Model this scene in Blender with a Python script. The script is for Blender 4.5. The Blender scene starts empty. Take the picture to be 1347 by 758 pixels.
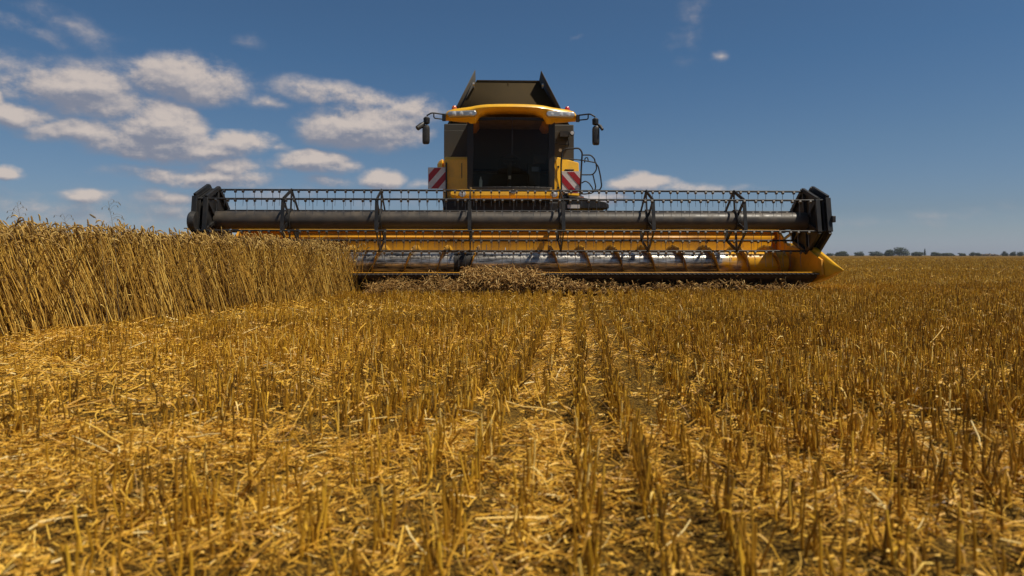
import bpy, bmesh, math, random
import numpy as np
from mathutils import Vector, Matrix
R = math.radians
scene = bpy.context.scene
col = scene.collection
rng = np.random.default_rng(7)
random.seed(5)
H = 0.67                                   # camera height in metres, standing low over the stubble

# ------------------------------------------------------------------ camera
cd = bpy.data.cameras.new('camera'); cam = bpy.data.objects.new('camera', cd); col.objects.link(cam)
cam.location = (0, 0, H); cam.rotation_euler = (R(90), 0, 0)
cd.lens = 24.05; cd.sensor_width = 36; cd.shift_y = -0.0319
cd.clip_start = 0.05; cd.clip_end = 8000
cd.dof.use_dof = True; cd.dof.focus_distance = 8.5; cd.dof.aperture_fstop = 3.0
scene.camera = cam

# ------------------------------------------------------------------ exposure, sun, sky
vs = scene.view_settings
vs.view_transform = 'Standard'; vs.look = 'None'; vs.gamma = 1; vs.use_curve_mapping = False
vs.exposure = 0.0
SUN_DIR = Vector((0.95, -0.42, 1.95)).normalized()         # towards the sun
SUN_EL = math.asin(SUN_DIR.z); SUN_AZ = math.atan2(SUN_DIR.x, SUN_DIR.y)
sd = bpy.data.lights.new('sun', 'SUN'); sd.energy = 4.5; sd.angle = R(0.5); sd.color = (1.0, 0.91, 0.76)
so = bpy.data.objects.new('sun', sd); col.objects.link(so)
so.rotation_euler = SUN_DIR.to_track_quat('Z', 'Y').to_euler()
world = bpy.data.worlds.new('World'); scene.world = world; world.use_nodes = True
SKY_STRENGTH = 0.06

def px_dir(px, py):                        # photo pixel -> azimuth, elevation of that direction
    u = (px-673.5)/900; v = (336-py)/900
    return math.atan(u), math.atan(v/math.hypot(u, 1))

def build_world():
    nt = world.node_tree; N = nt.nodes; L = nt.links
    for n in list(N): N.remove(n)
    # cloud density group: input = (azimuth, elevation, 0)
    g = bpy.data.node_groups.new('cloud_density', 'ShaderNodeTree')
    g.interface.new_socket('P', in_out='INPUT', socket_type='NodeSocketVector')
    g.interface.new_socket('Density', in_out='OUTPUT', socket_type='NodeSocketFloat')
    gn = g.nodes; gl = g.links
    gi = gn.new('NodeGroupInput'); go = gn.new('NodeGroupOutput')
    def gmath(op, a, b=None, c=None):
        m = gn.new('ShaderNodeMath'); m.operation = op
        for i, v in enumerate((a, b, c)):
            if v is None: continue
            if isinstance(v, (int, float)): m.inputs[i].default_value = v
            else: gl.new(v, m.inputs[i])
        return m.outputs[0]
    def gnoise(scale, detail, rough, vec, sx=1.0, sy=1.7, dist=0.0, off=0.0):
        vm = gn.new('ShaderNodeVectorMath'); vm.operation = 'MULTIPLY_ADD'
        gl.new(vec, vm.inputs[0]); vm.inputs[1].default_value = (sx, sy, 1); vm.inputs[2].default_value = (off, off*.7, 0)
        n = gn.new('ShaderNodeTexNoise'); n.inputs['Scale'].default_value = scale
        n.inputs['Detail'].default_value = detail; n.inputs['Roughness'].default_value = rough
        n.inputs['Distortion'].default_value = dist
        gl.new(vm.outputs[0], n.inputs['Vector']); return n
    warp = gnoise(9, 3, .55, gi.outputs[0], off=3.1)
    sub = gn.new('ShaderNodeVectorMath'); sub.operation = 'SUBTRACT'
    gl.new(warp.outputs['Color'], sub.inputs[0]); sub.inputs[1].default_value = (.5, .5, .5)
    mad = gn.new('ShaderNodeVectorMath'); mad.operation = 'MULTIPLY_ADD'
    gl.new(sub.outputs[0], mad.inputs[0]); mad.inputs[1].default_value = (.075, .035, 0)
    gl.new(gi.outputs[0], mad.inputs[2])
    P = mad.outputs[0]
    blobs = [  # px, py, rx, ry, amplitude, tilt
        (95,112,120,26,.80,0),(20,98,70,9,.45,0),(235,106,80,28,1.0,.04),(150,140,85,20,.75,0),(300,112,34,16,.4,0),
        (345,133,22,9,.5,0),(28,152,48,15,1.1,0),(0,120,15,18,1.0,0),
        (118,177,66,16,1.2,0),(212,170,60,24,1.7,0),(200,192,95,17,1.1,0),(314,190,40,13,1.2,0),(270,200,60,12,.9,0),
        (265,232,95,12,1.0,0),(300,222,45,11,.9,0),(368,198,14,5,.35,0),
        (470,130,100,14,.7,-.08),(540,145,50,17,.7,0),(475,163,70,28,1.35,0),(395,118,22,8,.5,-.3),(430,150,40,16,.6,0),
        (420,216,40,12,1.2,0),(375,222,18,6,.4,0),(500,234,28,11,1.2,0),(440,240,24,7,.6,0),
        (8,231,26,9,1.3,0),(118,261,36,8,.8,0),(228,262,40,8,.5,0),(60,280,190,18,.30,0),(250,285,160,15,.28,0),(380,262,120,12,.2,0),
        (560,245,20,6,.4,0),
        (842,242,34,9,1.1,0),(915,247,60,6,.45,0),(790,262,60,7,.4,0),
        (759,50,7,4,.30,.5),(945,74,8,4,.22,0),(915,20,14,34,.13,-.4),(28,40,44,7,.30,-.25),(335,55,12,6,.10,0),(80,35,60,8,.12,-.2),
        (1240,282,70,7,.10,0),(1180,290,60,5,.10,0)]
    cur = None
    for (px, py, rx, ry, a, t) in blobs:
        az, el = px_dir(px, py); k = math.cos(az)**2
        sx = 900/(rx*k*1.22); sy = 900/(ry*math.cos(az)*1.25)
        mp = gn.new('ShaderNodeVectorMath'); mp.operation = 'SUBTRACT'; gl.new(P, mp.inputs[0]); mp.inputs[1].default_value = (az, el, 0)
        src = mp.outputs[0]
        if t:
            ro = gn.new('ShaderNodeVectorRotate'); ro.rotation_type = 'Z_AXIS'; ro.inputs['Angle'].default_value = -t
            gl.new(src, ro.inputs['Vector']); src = ro.outputs[0]
        m2 = gn.new('ShaderNodeVectorMath'); m2.operation = 'MULTIPLY'; gl.new(src, m2.inputs[0]); m2.inputs[1].default_value = (sx, sy, 0)
        ln = gn.new('ShaderNodeVectorMath'); ln.operation = 'LENGTH'; gl.new(m2.outputs[0], ln.inputs[0])
        f = gmath('MULTIPLY_ADD', ln.outputs['Value'], -a*.85, a)
        cur = f if cur is None else gmath('SMOOTH_MAX', cur, f, .12)
    n1 = gnoise(15, 11, .64, gi.outputs[0], sy=1.4)
    n2 = gnoise(7, 3, .5, gi.outputs[0], sx=1.0, sy=2.6, off=7.7)
    nn = gmath('ADD', gmath('MULTIPLY_ADD', n1.outputs['Fac'], 2.5, -1.24), gmath('MULTIPLY_ADD', n2.outputs['Fac'], .7, -.33))
    base = gmath('MULTIPLY', nn, gmath('SMOOTH_MIN', gmath('ADD', gmath('MAXIMUM', cur, -.2), .35), 1.0, .2))
    s = gmath('ADD', cur, base)
    gl.new(s, go.inputs[0])
    # ---- main tree
    def math_(op, a, b=None, c=None):
        m = N.new('ShaderNodeMath'); m.operation = op
        for i, v in enumerate((a, b, c)):
            if v is None: continue
            if isinstance(v, (int, float)): m.inputs[i].default_value = v
            else: L.new(v, m.inputs[i])
        return m.outputs[0]
    tc = N.new('ShaderNodeTexCoord'); sp = N.new('ShaderNodeSeparateXYZ'); L.new(tc.outputs['Generated'], sp.inputs[0])
    az = math_('ARCTAN2', sp.outputs[0], sp.outputs[1]); el = math_('ARCSINE', sp.outputs[2])
    cb = N.new('ShaderNodeCombineXYZ'); L.new(az, cb.inputs[0]); L.new(el, cb.inputs[1])
    def cloud(off):
        v = N.new('ShaderNodeVectorMath'); v.operation = 'ADD'; L.new(cb.outputs[0], v.inputs[0]); v.inputs[1].default_value = off
        gg = N.new('ShaderNodeGroup'); gg.node_tree = g; L.new(v.outputs[0], gg.inputs[0]); return gg.outputs[0]
    s0 = cloud((0, 0, 0)); s1 = cloud((.010, .022, 0)); s2 = cloud((.0025, .006, 0))
    mrd = N.new('ShaderNodeMapRange'); mrd.interpolation_type = 'SMOOTHSTEP'; L.new(s0, mrd.inputs['Value'])
    mrd.inputs['From Min'].default_value = -.06; mrd.inputs['From Max'].default_value = .62; d0 = mrd.outputs[0]
    lit = math_('ADD', math_('MULTIPLY_ADD', math_('SUBTRACT', s0, s1), .62, .34), math_('MULTIPLY', math_('SUBTRACT', s0, s2), 1.0))
    lit = math_('SMOOTH_MIN', math_('SMOOTH_MAX', lit, 0.0, .25), 1.0, .25)
    cc = N.new('ShaderNodeMix'); cc.data_type = 'RGBA'; L.new(lit, cc.inputs['Factor'])
    S = 1/SKY_STRENGTH
    cc.inputs['A'].default_value = (.22*S, .235*S, .295*S, 1); cc.inputs['B'].default_value = (.62*S, .535*S, .48*S, 1)
    sky = N.new('ShaderNodeTexSky'); sky.sky_type = 'NISHITA'; sky.sun_disc = False
    sky.sun_elevation = SUN_EL; sky.sun_rotation = SUN_AZ; sky.altitude = 100
    sky.air_density = 1.0; sky.dust_density = 0.6; sky.ozone_density = 2.5
    tint = N.new('ShaderNodeMix'); tint.data_type = 'RGBA'; tint.blend_type = 'MULTIPLY'; tint.inputs['Factor'].default_value = 1
    L.new(sky.outputs[0], tint.inputs['A'])
    cr = N.new('ShaderNodeValToRGB'); L.new(sp.outputs[2], cr.inputs[0]); e = cr.color_ramp.elements   # clear dry air: deeper blue overhead, neutral at the horizon
    e[0].position = .0; e[0].color = (1.04, 1.20, 1.80, 1); e[1].position = .75; e[1].color = (.92, .98, .92, 1)
    for p_, c_ in ((.03, (.86, .98, 1.32, 1)), (.06, (.74, .84, 1.08, 1)), (.15, (.70, .86, 1.02, 1)), (.27, (.60, .85, 1.03, 1)), (.42, (.64, .86, 1.0, 1))):
        k_ = e.new(p_); k_.color = c_
    L.new(cr.outputs[0], tint.inputs['B'])
    amt = math_('MULTIPLY', d0, .90)
    mx = N.new('ShaderNodeMix'); mx.data_type = 'RGBA'; L.new(amt, mx.inputs['Factor'])
    L.new(tint.outputs['Result'], mx.inputs['A']); L.new(cc.outputs['Result'], mx.inputs['B'])
    bg = N.new('ShaderNodeBackground'); bg.inputs['Strength'].default_value = SKY_STRENGTH
    L.new(mx.outputs['Result'], bg.inputs['Color'])
    out = N.new('ShaderNodeOutputWorld'); L.new(bg.outputs[0], out.inputs['Surface'])
build_world()

# ------------------------------------------------------------------ materials
def mat(name, colr, rough=.5, metal=0.0, coat=0.0, dirt=None, dirt_amt=.5, dirt_scale=6, bump=0.0, bump_scale=40,
        spec=.5, emis=None):
    m = bpy.data.materials.new(name); m.use_nodes = True
    nt = m.node_tree; b = nt.nodes['Principled BSDF']
    b.inputs['Base Color'].default_value = (*colr, 1); b.inputs['Roughness'].default_value = rough
    b.inputs['Metallic'].default_value = metal; b.inputs['Coat Weight'].default_value = coat
    b.inputs['Coat Roughness'].default_value = .15
    b.inputs['Specular IOR Level'].default_value = spec
    tc = nt.nodes.new('ShaderNodeTexCoord')
    if dirt:
        n = nt.nodes.new('ShaderNodeTexNoise'); n.inputs['Scale'].default_value = dirt_scale; n.inputs['Detail'].default_value = 7
        n.inputs['Roughness'].default_value = .65
        nt.links.new(tc.outputs['Object'], n.inputs['Vector'])
        rp = nt.nodes.new('ShaderNodeMapRange'); rp.inputs['From Min'].default_value = .42; rp.inputs['From Max'].default_value = .68
        rp.inputs['To Max'].default_value = dirt_amt
        nt.links.new(n.outputs['Fac'], rp.inputs['Value'])
        mx = nt.nodes.new('ShaderNodeMix'); mx.data_type = 'RGBA'
        mx.inputs['A'].default_value = (*colr, 1); mx.inputs['B'].default_value = (*dirt, 1)
        nt.links.new(rp.outputs[0], mx.inputs['Factor']); nt.links.new(mx.outputs['Result'], b.inputs['Base Color'])
        mr = nt.nodes.new('ShaderNodeMapRange'); mr.inputs['To Min'].default_value = rough; mr.inputs['To Max'].default_value = min(1, rough+.35)
        nt.links.new(rp.outputs[0], mr.inputs['Value']); nt.links.new(mr.outputs[0], b.inputs['Roughness'])
    if bump:
        n2 = nt.nodes.new('ShaderNodeTexNoise'); n2.inputs['Scale'].default_value = bump_scale; n2.inputs['Detail'].default_value = 4
        nt.links.new(tc.outputs['Object'], n2.inputs['Vector'])
        bp = nt.nodes.new('ShaderNodeBump'); bp.inputs['Strength'].default_value = bump; bp.inputs['Distance'].default_value = .01
        nt.links.new(n2.outputs['Fac'], bp.inputs['Height']); nt.links.new(bp.outputs[0], b.inputs['Normal'])
    return m
DUST = (.26, .20, .12)
M = {}
M['yellow'] = mat('yellow_paint', (.92, .48, .006), .38, coat=.3, dirt=(.42, .24, .05), dirt_amt=.4, dirt_scale=4)
M['beam'] = mat('beam_paint', (.86, .44, .008), .6, dirt=(.50, .27, .03), dirt_amt=.4, dirt_scale=3, spec=.25)
M['orange_sheet'] = mat('worn_yellow_sheet', (.74, .34, .010), .45, dirt=(.28, .12, .02), dirt_amt=.6, dirt_scale=3)
M['grey'] = mat('grey_panel', (.052, .046, .036), .65, dirt=(.08, .062, .038), dirt_amt=.5, dirt_scale=2.5)
M['tank'] = mat('brown_grey_tank', (.042, .029, .012), .85, dirt=(.058, .040, .018), dirt_amt=.6, dirt_scale=3, spec=.15)
M['black'] = mat('black_steel', (.009, .009, .009), .5, dirt=(.035, .026, .018), dirt_amt=.5, dirt_scale=7)
M['dusty'] = mat('dusty_underside', (.045, .028, .014), .9, dirt=(.11, .07, .03), dirt_amt=.8, dirt_scale=5)
M['rubber'] = mat('rubber', (.020, .019, .018), .8, dirt=(.10, .075, .045), dirt_amt=.7, dirt_scale=5, bump=.3)
M['plastic'] = mat('black_plastic', (.022, .021, .020), .45, dirt=(.07, .055, .04), dirt_amt=.5, dirt_scale=9)
M['tube'] = mat('reel_tube_paint', (.052, .044, .036), .40, dirt=(.10, .075, .05), dirt_amt=.7, dirt_scale=5)
M['steel'] = mat('bright_steel', (.50, .48, .45), .3, metal=.9, dirt=(.12, .09, .06), dirt_amt=.6, dirt_scale=12)
M['wire'] = mat('spring_steel', (.16, .15, .14), .4, metal=.8)
M['white'] = mat('reflective_white', (.74, .70, .68), .4, dirt=(.42, .34, .26), dirt_amt=.35, dirt_scale=9)
M['red'] = mat('reflective_red', (.42, .012, .020), .4, dirt=(.25, .06, .04), dirt_amt=.4, dirt_scale=9)
M['amber'] = mat('amber_plastic', (.55, .12, .02), .3, coat=.6)
M['redlens'] = mat('red_plastic', (.50, .03, .015), .3, coat=.6)
M['chrome'] = mat('lamp_reflector', (.50, .49, .47), .3, metal=.55)
M['lens'] = mat('lamp_lens', (.72, .71, .68), .15, metal=.2, coat=.5)
M['seat'] = mat('seat_cloth', (.05, .045, .04), .9)
M['interior'] = mat('cab_interior', (.22, .175, .10), .8, dirt=(.10, .08, .04), dirt_amt=.5)
M['paper'] = mat('pale_label', (.6, .58, .55), .5)
M['bluecloth'] = mat('blue_cloth', (.10, .16, .28), .9)

def auger_mat():                           # polished by the crop in the middle, yellow paint left at the ends
    m = bpy.data.materials.new('auger_worn'); m.use_nodes = True; nt = m.node_tree; b = nt.nodes['Principled BSDF']
    tc = nt.nodes.new('ShaderNodeTexCoord'); sp = nt.nodes.new('ShaderNodeSeparateXYZ'); nt.links.new(tc.outputs['Object'], sp.inputs[0])
    ab = nt.nodes.new('ShaderNodeMath'); ab.operation = 'ABSOLUTE'; nt.links.new(sp.outputs[0], ab.inputs[0])
    n = nt.nodes.new('ShaderNodeTexNoise'); n.inputs['Scale'].default_value = 2.6; n.inputs['Detail'].default_value = 6
    nt.links.new(tc.outputs['Object'], n.inputs['Vector'])
    ma = nt.nodes.new('ShaderNodeMath'); ma.operation = 'MULTIPLY_ADD'; nt.links.new(n.outputs['Fac'], ma.inputs[0]); ma.inputs[1].default_value = 2.6
    nt.links.new(ab.outputs[0], ma.inputs[2])
    mr = nt.nodes.new('ShaderNodeMapRange'); nt.links.new(ma.outputs[0], mr.inputs['Value'])
    mr.inputs['From Min'].default_value = 5.0; mr.inputs['From Max'].default_value = 5.35
    mp = nt.nodes.new('ShaderNodeMapping'); mp.inputs['Scale'].default_value = (1.2, 9, 9); nt.links.new(tc.outputs['Object'], mp.inputs[0])
    n2 = nt.nodes.new('ShaderNodeTexNoise'); n2.inputs['Scale'].default_value = 2.5; n2.inputs['Detail'].default_value = 8; n2.inputs['Roughness'].default_value = .7
    nt.links.new(mp.outputs[0], n2.inputs['Vector'])
    cr = nt.nodes.new('ShaderNodeValToRGB'); nt.links.new(n2.outputs['Fac'], cr.inputs[0])
    cr.color_ramp.elements[0].position = .38; cr.color_ramp.elements[0].color = (.055, .052, .05, 1)
    cr.color_ramp.elements[1].position = .62; cr.color_ramp.elements[1].color = (.66, .63, .58, 1)
    mx = nt.nodes.new('ShaderNodeMix'); mx.data_type = 'RGBA'; nt.links.new(mr.outputs[0], mx.inputs['Factor'])
    nt.links.new(cr.outputs[0], mx.inputs['A']); mx.inputs['B'].default_value = (.72, .36, .01, 1)
    nt.links.new(mx.outputs['Result'], b.inputs['Base Color'])
    inv = nt.nodes.new('ShaderNodeMath'); inv.operation = 'MULTIPLY_ADD'; nt.links.new(mr.outputs[0], inv.inputs[0]); inv.inputs[1].default_value = -.78; inv.inputs[2].default_value = .78
    nt.links.new(inv.outputs[0], b.inputs['Metallic'])
    r2 = nt.nodes.new('ShaderNodeMapRange'); nt.links.new(n2.outputs['Fac'], r2.inputs['Value']); r2.inputs['To Min'].default_value = .45; r2.inputs['To Max'].default_value = .24
    nt.links.new(r2.outputs[0], b.inputs['Roughness'])
    bp = nt.nodes.new('ShaderNodeBump'); bp.inputs['Strength'].default_value = .25; bp.inputs['Distance'].default_value = .01
    nt.links.new(n2.outputs['Fac'], bp.inputs['Height']); nt.links.new(bp.outputs[0], b.inputs['Normal'])
    return m
M['auger'] = auger_mat()
def glass_mat():
    m = bpy.data.materials.new('tinted_glass'); m.use_nodes = True; nt = m.node_tree
    for n in list(nt.nodes): nt.nodes.remove(n)
    out = nt.nodes.new('ShaderNodeOutputMaterial'); tr = nt.nodes.new('ShaderNodeBsdfTransparent'); tr.inputs[0].default_value = (.70, .64, .50, 1)
    gl = nt.nodes.new('ShaderNodeBsdfGlossy'); gl.inputs['Roughness'].default_value = .02; gl.inputs['Color'].default_value = (.8, .8, .8, 1)
    lw = nt.nodes.new('ShaderNodeFresnel'); lw.inputs['IOR'].default_value = 1.22
    mx = nt.nodes.new('ShaderNodeMixShader'); nt.links.new(lw.outputs[0], mx.inputs[0]); nt.links.new(tr.outputs[0], mx.inputs[1]); nt.links.new(gl.outputs[0], mx.inputs[2])
    nt.links.new(mx.outputs[0], out.inputs[0]); return m
M['glass'] = glass_mat()
def rnd_mat(name, stops, rough=.6, trans=0.0, spec=.35):   # each straw its own colour, read from the mesh attribute 'rnd'
    m = bpy.data.materials.new(name); m.use_nodes = True; nt = m.node_tree; b = nt.nodes['Principled BSDF']
    at = nt.nodes.new('ShaderNodeAttribute'); at.attribute_name = 'rnd'
    cr = nt.nodes.new('ShaderNodeValToRGB'); nt.links.new(at.outputs['Fac'], cr.inputs[0])
    e = cr.color_ramp.elements; e[0].position = stops[0][0]; e[0].color = (*stops[0][1], 1)
    e[1].position = stops[-1][0]; e[1].color = (*stops[-1][1], 1)
    for p, c in stops[1:-1]:
        q = e.new(p); q.color = (*c, 1)
    nt.links.new(cr.outputs[0], b.inputs['Base Color']); b.inputs['Roughness'].default_value = rough
    b.inputs['Specular IOR Level'].default_value = spec
    if trans:
        tl = nt.nodes.new('ShaderNodeBsdfTranslucent'); nt.links.new(cr.outputs[0], tl.inputs[0])
        mx = nt.nodes.new('ShaderNodeMixShader'); mx.inputs[0].default_value = trans
        nt.links.new(b.outputs[0], mx.inputs[1]); nt.links.new(tl.outputs[0], mx.inputs[2])
        nt.links.new(mx.outputs[0], nt.nodes['Material Output'].inputs[0])
    return m
M['stubble'] = rnd_mat('stubble_straw', [(0, (.12, .060, .006)), (.35, (.33, .158, .010)), (.7, (.56, .290, .018)), (.93, (.80, .47, .04)), (1, (.84, .60, .18))], .5)
M['litter'] = rnd_mat('loose_straw', [(0, (.13, .066, .010)), (.3, (.42, .205, .018)), (.6, (.74, .400, .040)), (.88, (.90, .560, .085)), (1, (.90, .70, .30))], .5, .15)
M['wheat'] = rnd_mat('ripe_wheat', [(0, (.06, .030, .008)), (.3, (.32, .165, .024)), (.7, (.68, .390, .055)), (1, (.92, .63, .15))], .5, .12)
M['ears'] = rnd_mat('wheat_ears', [(0, (.12, .066, .018)), (.4, (.34, .195, .045)), (.75, (.54, .335, .08)), (1, (.72, .50, .16))], .65, .08)
M['cutcrop'] = rnd_mat('cut_crop', [(0, (.08, .04, .012)), (.4, (.32, .17, .045)), (.8, (.52, .31, .09)), (1, (.72, .52, .22))], .7)

# ------------------------------------------------------------------ tagging and mesh helpers
def tag(o, label=None, cat=None, group=None, kind=None):
    if label: o['label'] = label
    if cat: o['category'] = cat
    if group: o['group'] = group
    if kind: o['kind'] = kind
    return o
def empty(name, loc=(0, 0, 0), rz=0, parent=None):
    o = bpy.data.objects.new(name, None); col.objects.link(o); o.location = loc; o.rotation_euler = (0, 0, rz)
    o.empty_display_size = .3
    if parent: o.parent = parent
    return o

class MB:
    def __init__(s): s.v = []; s.f = []; s.sm = []
    def add(s, vs_, fs, smooth=False):
        b = len(s.v); s.v += [tuple(v) for v in vs_]; s.f += [tuple(b+i for i in f) for f in fs]; s.sm += [smooth]*len(fs); return s
    def box(s, x0, x1, y0, y1, z0, z1):
        v = [(x, y, z) for x in (x0, x1) for y in (y0, y1) for z in (z0, z1)]
        return s.add(v, [(0,1,3,2),(4,6,7,5),(0,4,5,1),(2,3,7,6),(0,2,6,4),(1,5,7,3)])
    def obox(s, p, q, w, h, up=(0, 0, 1)):             # bar from p to q, w wide, h high
        p = Vector(p); q = Vector(q); d = (q-p).normalized(); u = Vector(up)
        if abs(d.dot(u)) > .98: u = Vector((1, 0, 0))
        a = d.cross(u).normalized(); b = a.cross(d).normalized()
        v = [pt + a*sx*w/2 + b*sz*h/2 for pt in (p, q) for sx in (-1, 1) for sz in (-1, 1)]
        return s.add(v, [(0,1,3,2),(4,6,7,5),(0,4,5,1),(2,3,7,6),(0,2,6,4),(1,5,7,3)])
    def tube(s, path, r, n=8, caps=True):
        path = [Vector(p) for p in path]; rr = r if isinstance(r, (list, tuple)) else [r]*len(path)
        vs_ = []; ref = None
        for i, p in enumerate(path):
            d = ((path[min(i+1, len(path)-1)]-path[max(i-1, 0)])).normalized()
            if ref is None: ref = Vector((0, 0, 1)) if abs(d.z) < .9 else Vector((1, 0, 0))
            a = (ref - d*ref.dot(d)).normalized(); b = d.cross(a); ref = a
            vs_ += [p + (a*math.cos(t)+b*math.sin(t))*rr[i] for t in [2*math.pi*k/n for k in range(n)]]
        fs = [(i*n+k, i*n+(k+1) % n, (i+1)*n+(k+1) % n, (i+1)*n+k) for i in range(len(path)-1) for k in range(n)]
        s.add(vs_, fs, True)
        if caps:
            s.add(vs_[:n], [tuple(range(n))[::-1]]); s.add(vs_[-n:], [tuple(range(n))])
        return s
    def lathe(s, prof, n=24, axis='x', c=(0, 0, 0)):   # prof = [(along, radius)]
        vs_ = []
        for (a, r) in prof:
            for k in range(n):
                t = 2*math.pi*k/n; p = (a, r*math.cos(t), r*math.sin(t))
                if axis == 'y': p = (p[1], p[0], p[2])
                if axis == 'z': p = (p[1], p[2], p[0])
                vs_.append((p[0]+c[0], p[1]+c[1], p[2]+c[2]))
        fs = [(i*n+k, i*n+(k+1) % n, (i+1)*n+(k+1) % n, (i+1)*n+k) for i in range(len(prof)-1) for k in range(n)]
        s.add(vs_, fs, True)
        if prof[0][1] > 1e-4: s.add(vs_[:n], [tuple(range(n))[::-1]])
        if prof[-1][1] > 1e-4: s.add(vs_[-n:], [tuple(range(n))])
        return s
    def prism(s, pts, x0, x1, axis='x'):               # polygon in the other two coordinates, extruded
        def P(a, p):
            return {'x': (a, p[0], p[1]), 'y': (p[0], a, p[1]), 'z': (p[0], p[1], a)}[axis]
        n = len(pts); v = [P(x0, p) for p in pts]+[P(x1, p) for p in pts]
        return s.add(v, [tuple(range(n))[::-1], tuple(range(n, 2*n))]+[(k, (k+1) % n, n+(k+1) % n, n+k) for k in range(n)])
    def loft(s, rings, closed=True, smooth=False, caps=True):
        n = len(rings[0]); v = [p for r in rings for p in r]
        fs = [(i*n+k, i*n+(k+1) % n, (i+1)*n+(k+1) % n, (i+1)*n+k) for i in range(len(rings)-1) for k in range(n if closed else n-1)]
        s.add(v, fs, smooth)
        if caps and closed: s.add(rings[0], [tuple(range(n))[::-1]]); s.add(rings[-1], [tuple(range(n))])
        return s
    def build(s, name, m, parent=None, bevel=0.0, solid=0.0, mirror_x=False):
        me = bpy.data.meshes.new(name); me.from_pydata(s.v, [], s.f); me.polygons.foreach_set('use_smooth', s.sm)
        bm = bmesh.new(); bm.from_mesh(me); bmesh.ops.remove_doubles(bm, verts=bm.verts, dist=1e-5)
        if not solid: bmesh.ops.recalc_face_normals(bm, faces=bm.faces)
        bm.to_mesh(me); bm.free()
        me.materials.append(m); o = bpy.data.objects.new(name, me); col.objects.link(o)
        if parent: o.parent = parent
        if solid:
            md = o.modifiers.new('solid', 'SOLIDIFY'); md.thickness = solid; md.offset = 0
        if bevel:
            md = o.modifiers.new('bevel', 'BEVEL'); md.width = bevel; md.segments = 2; md.limit_method = 'ANGLE'; md.angle_limit = R(40)
            md.harden_normals = False
        try: me.set_sharp_from_angle(angle=R(38))
        except Exception: pass
        return o

def np_mesh(name, V, quads, rnd, m, tris=None, smooth=False):
    me = bpy.data.meshes.new(name)
    V = np.ascontiguousarray(V, dtype=np.float32); nv = len(V)
    me.vertices.add(nv); me.vertices.foreach_set('co', V.ravel())
    nq = len(quads); me.loops.add(nq*4); me.loops.foreach_set('vertex_index', quads.astype(np.int32).ravel())
    me.polygons.add(nq); me.polygons.foreach_set('loop_start', np.arange(0, nq*4, 4, dtype=np.int32))
    if smooth: me.polygons.foreach_set('use_smooth', np.ones(nq, dtype=bool))
    at = me.attributes.new('rnd', 'FLOAT', 'POINT'); at.data.foreach_set('value', rnd.astype(np.float32))
    me.update(); me.validate()
    me.materials.append(m); o = bpy.data.objects.new(name, me); col.objects.link(o)
    return o

def polytubes(P, Rr, sides, rnd):          # P (N,K,3) paths, Rr (N,K) radii
    N, K, _ = P.shape
    d = P[:, -1]-P[:, 0]; d /= np.linalg.norm(d, axis=1, keepdims=True)+1e-9
    ref = np.tile(np.array([[.31, .17, .93]]), (N, 1)); flat = np.abs((ref*d).sum(1)) > .93; ref[flat] = (1, 0, 0)
    a = np.cross(d, ref); a /= np.linalg.norm(a, axis=1, keepdims=True); b = np.cross(d, a)
    ph = rng.uniform(0, 6.28, N)
    t = 2*np.pi*np.arange(sides)/sides
    ang = ph[:, None]+t[None]
    off = np.cos(ang)[..., None]*a[:, None]+np.sin(ang)[..., None]*b[:, None]       # N,S,3
    V = P[:, :, None, :]+Rr[:, :, None, None]*off[:, None]
    base = (np.arange(N)*K*sides)[:, None, None]
    i = np.arange(K-1)[None, :, None]; k = np.arange(sides)[None, None, :]
    q = np.stack([base+i*sides+k, base+i*sides+(k+1) % sides, base+(i+1)*sides+(k+1) % sides, base+(i+1)*sides+k], -1).reshape(-1, 4)
    return V.reshape(-1, 3), q, np.repeat(rnd, K*sides)
def strips(P, W, rnd):                     # P (N,K,3) centre line, W (N,K,3) half-width vectors
    N, K, _ = P.shape
    V = np.stack([P-W, P+W], 2).reshape(-1, 3)
    base = (np.arange(N)*K*2)[:, None]; i = np.arange(K-1)[None]
    q = np.stack([base+i*2, base+i*2+1, base+i*2+3, base+i*2+2], -1).reshape(-1, 4)
    return V, q, np.repeat(rnd, K*2)
def merge(*parts):
    V = []; Q = []; Rn = []; o = 0
    for v, q, r in parts: V.append(v); Q.append(q+o); Rn.append(r); o += len(v)
    return np.concatenate(V), np.concatenate(Q), np.concatenate(Rn)

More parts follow.
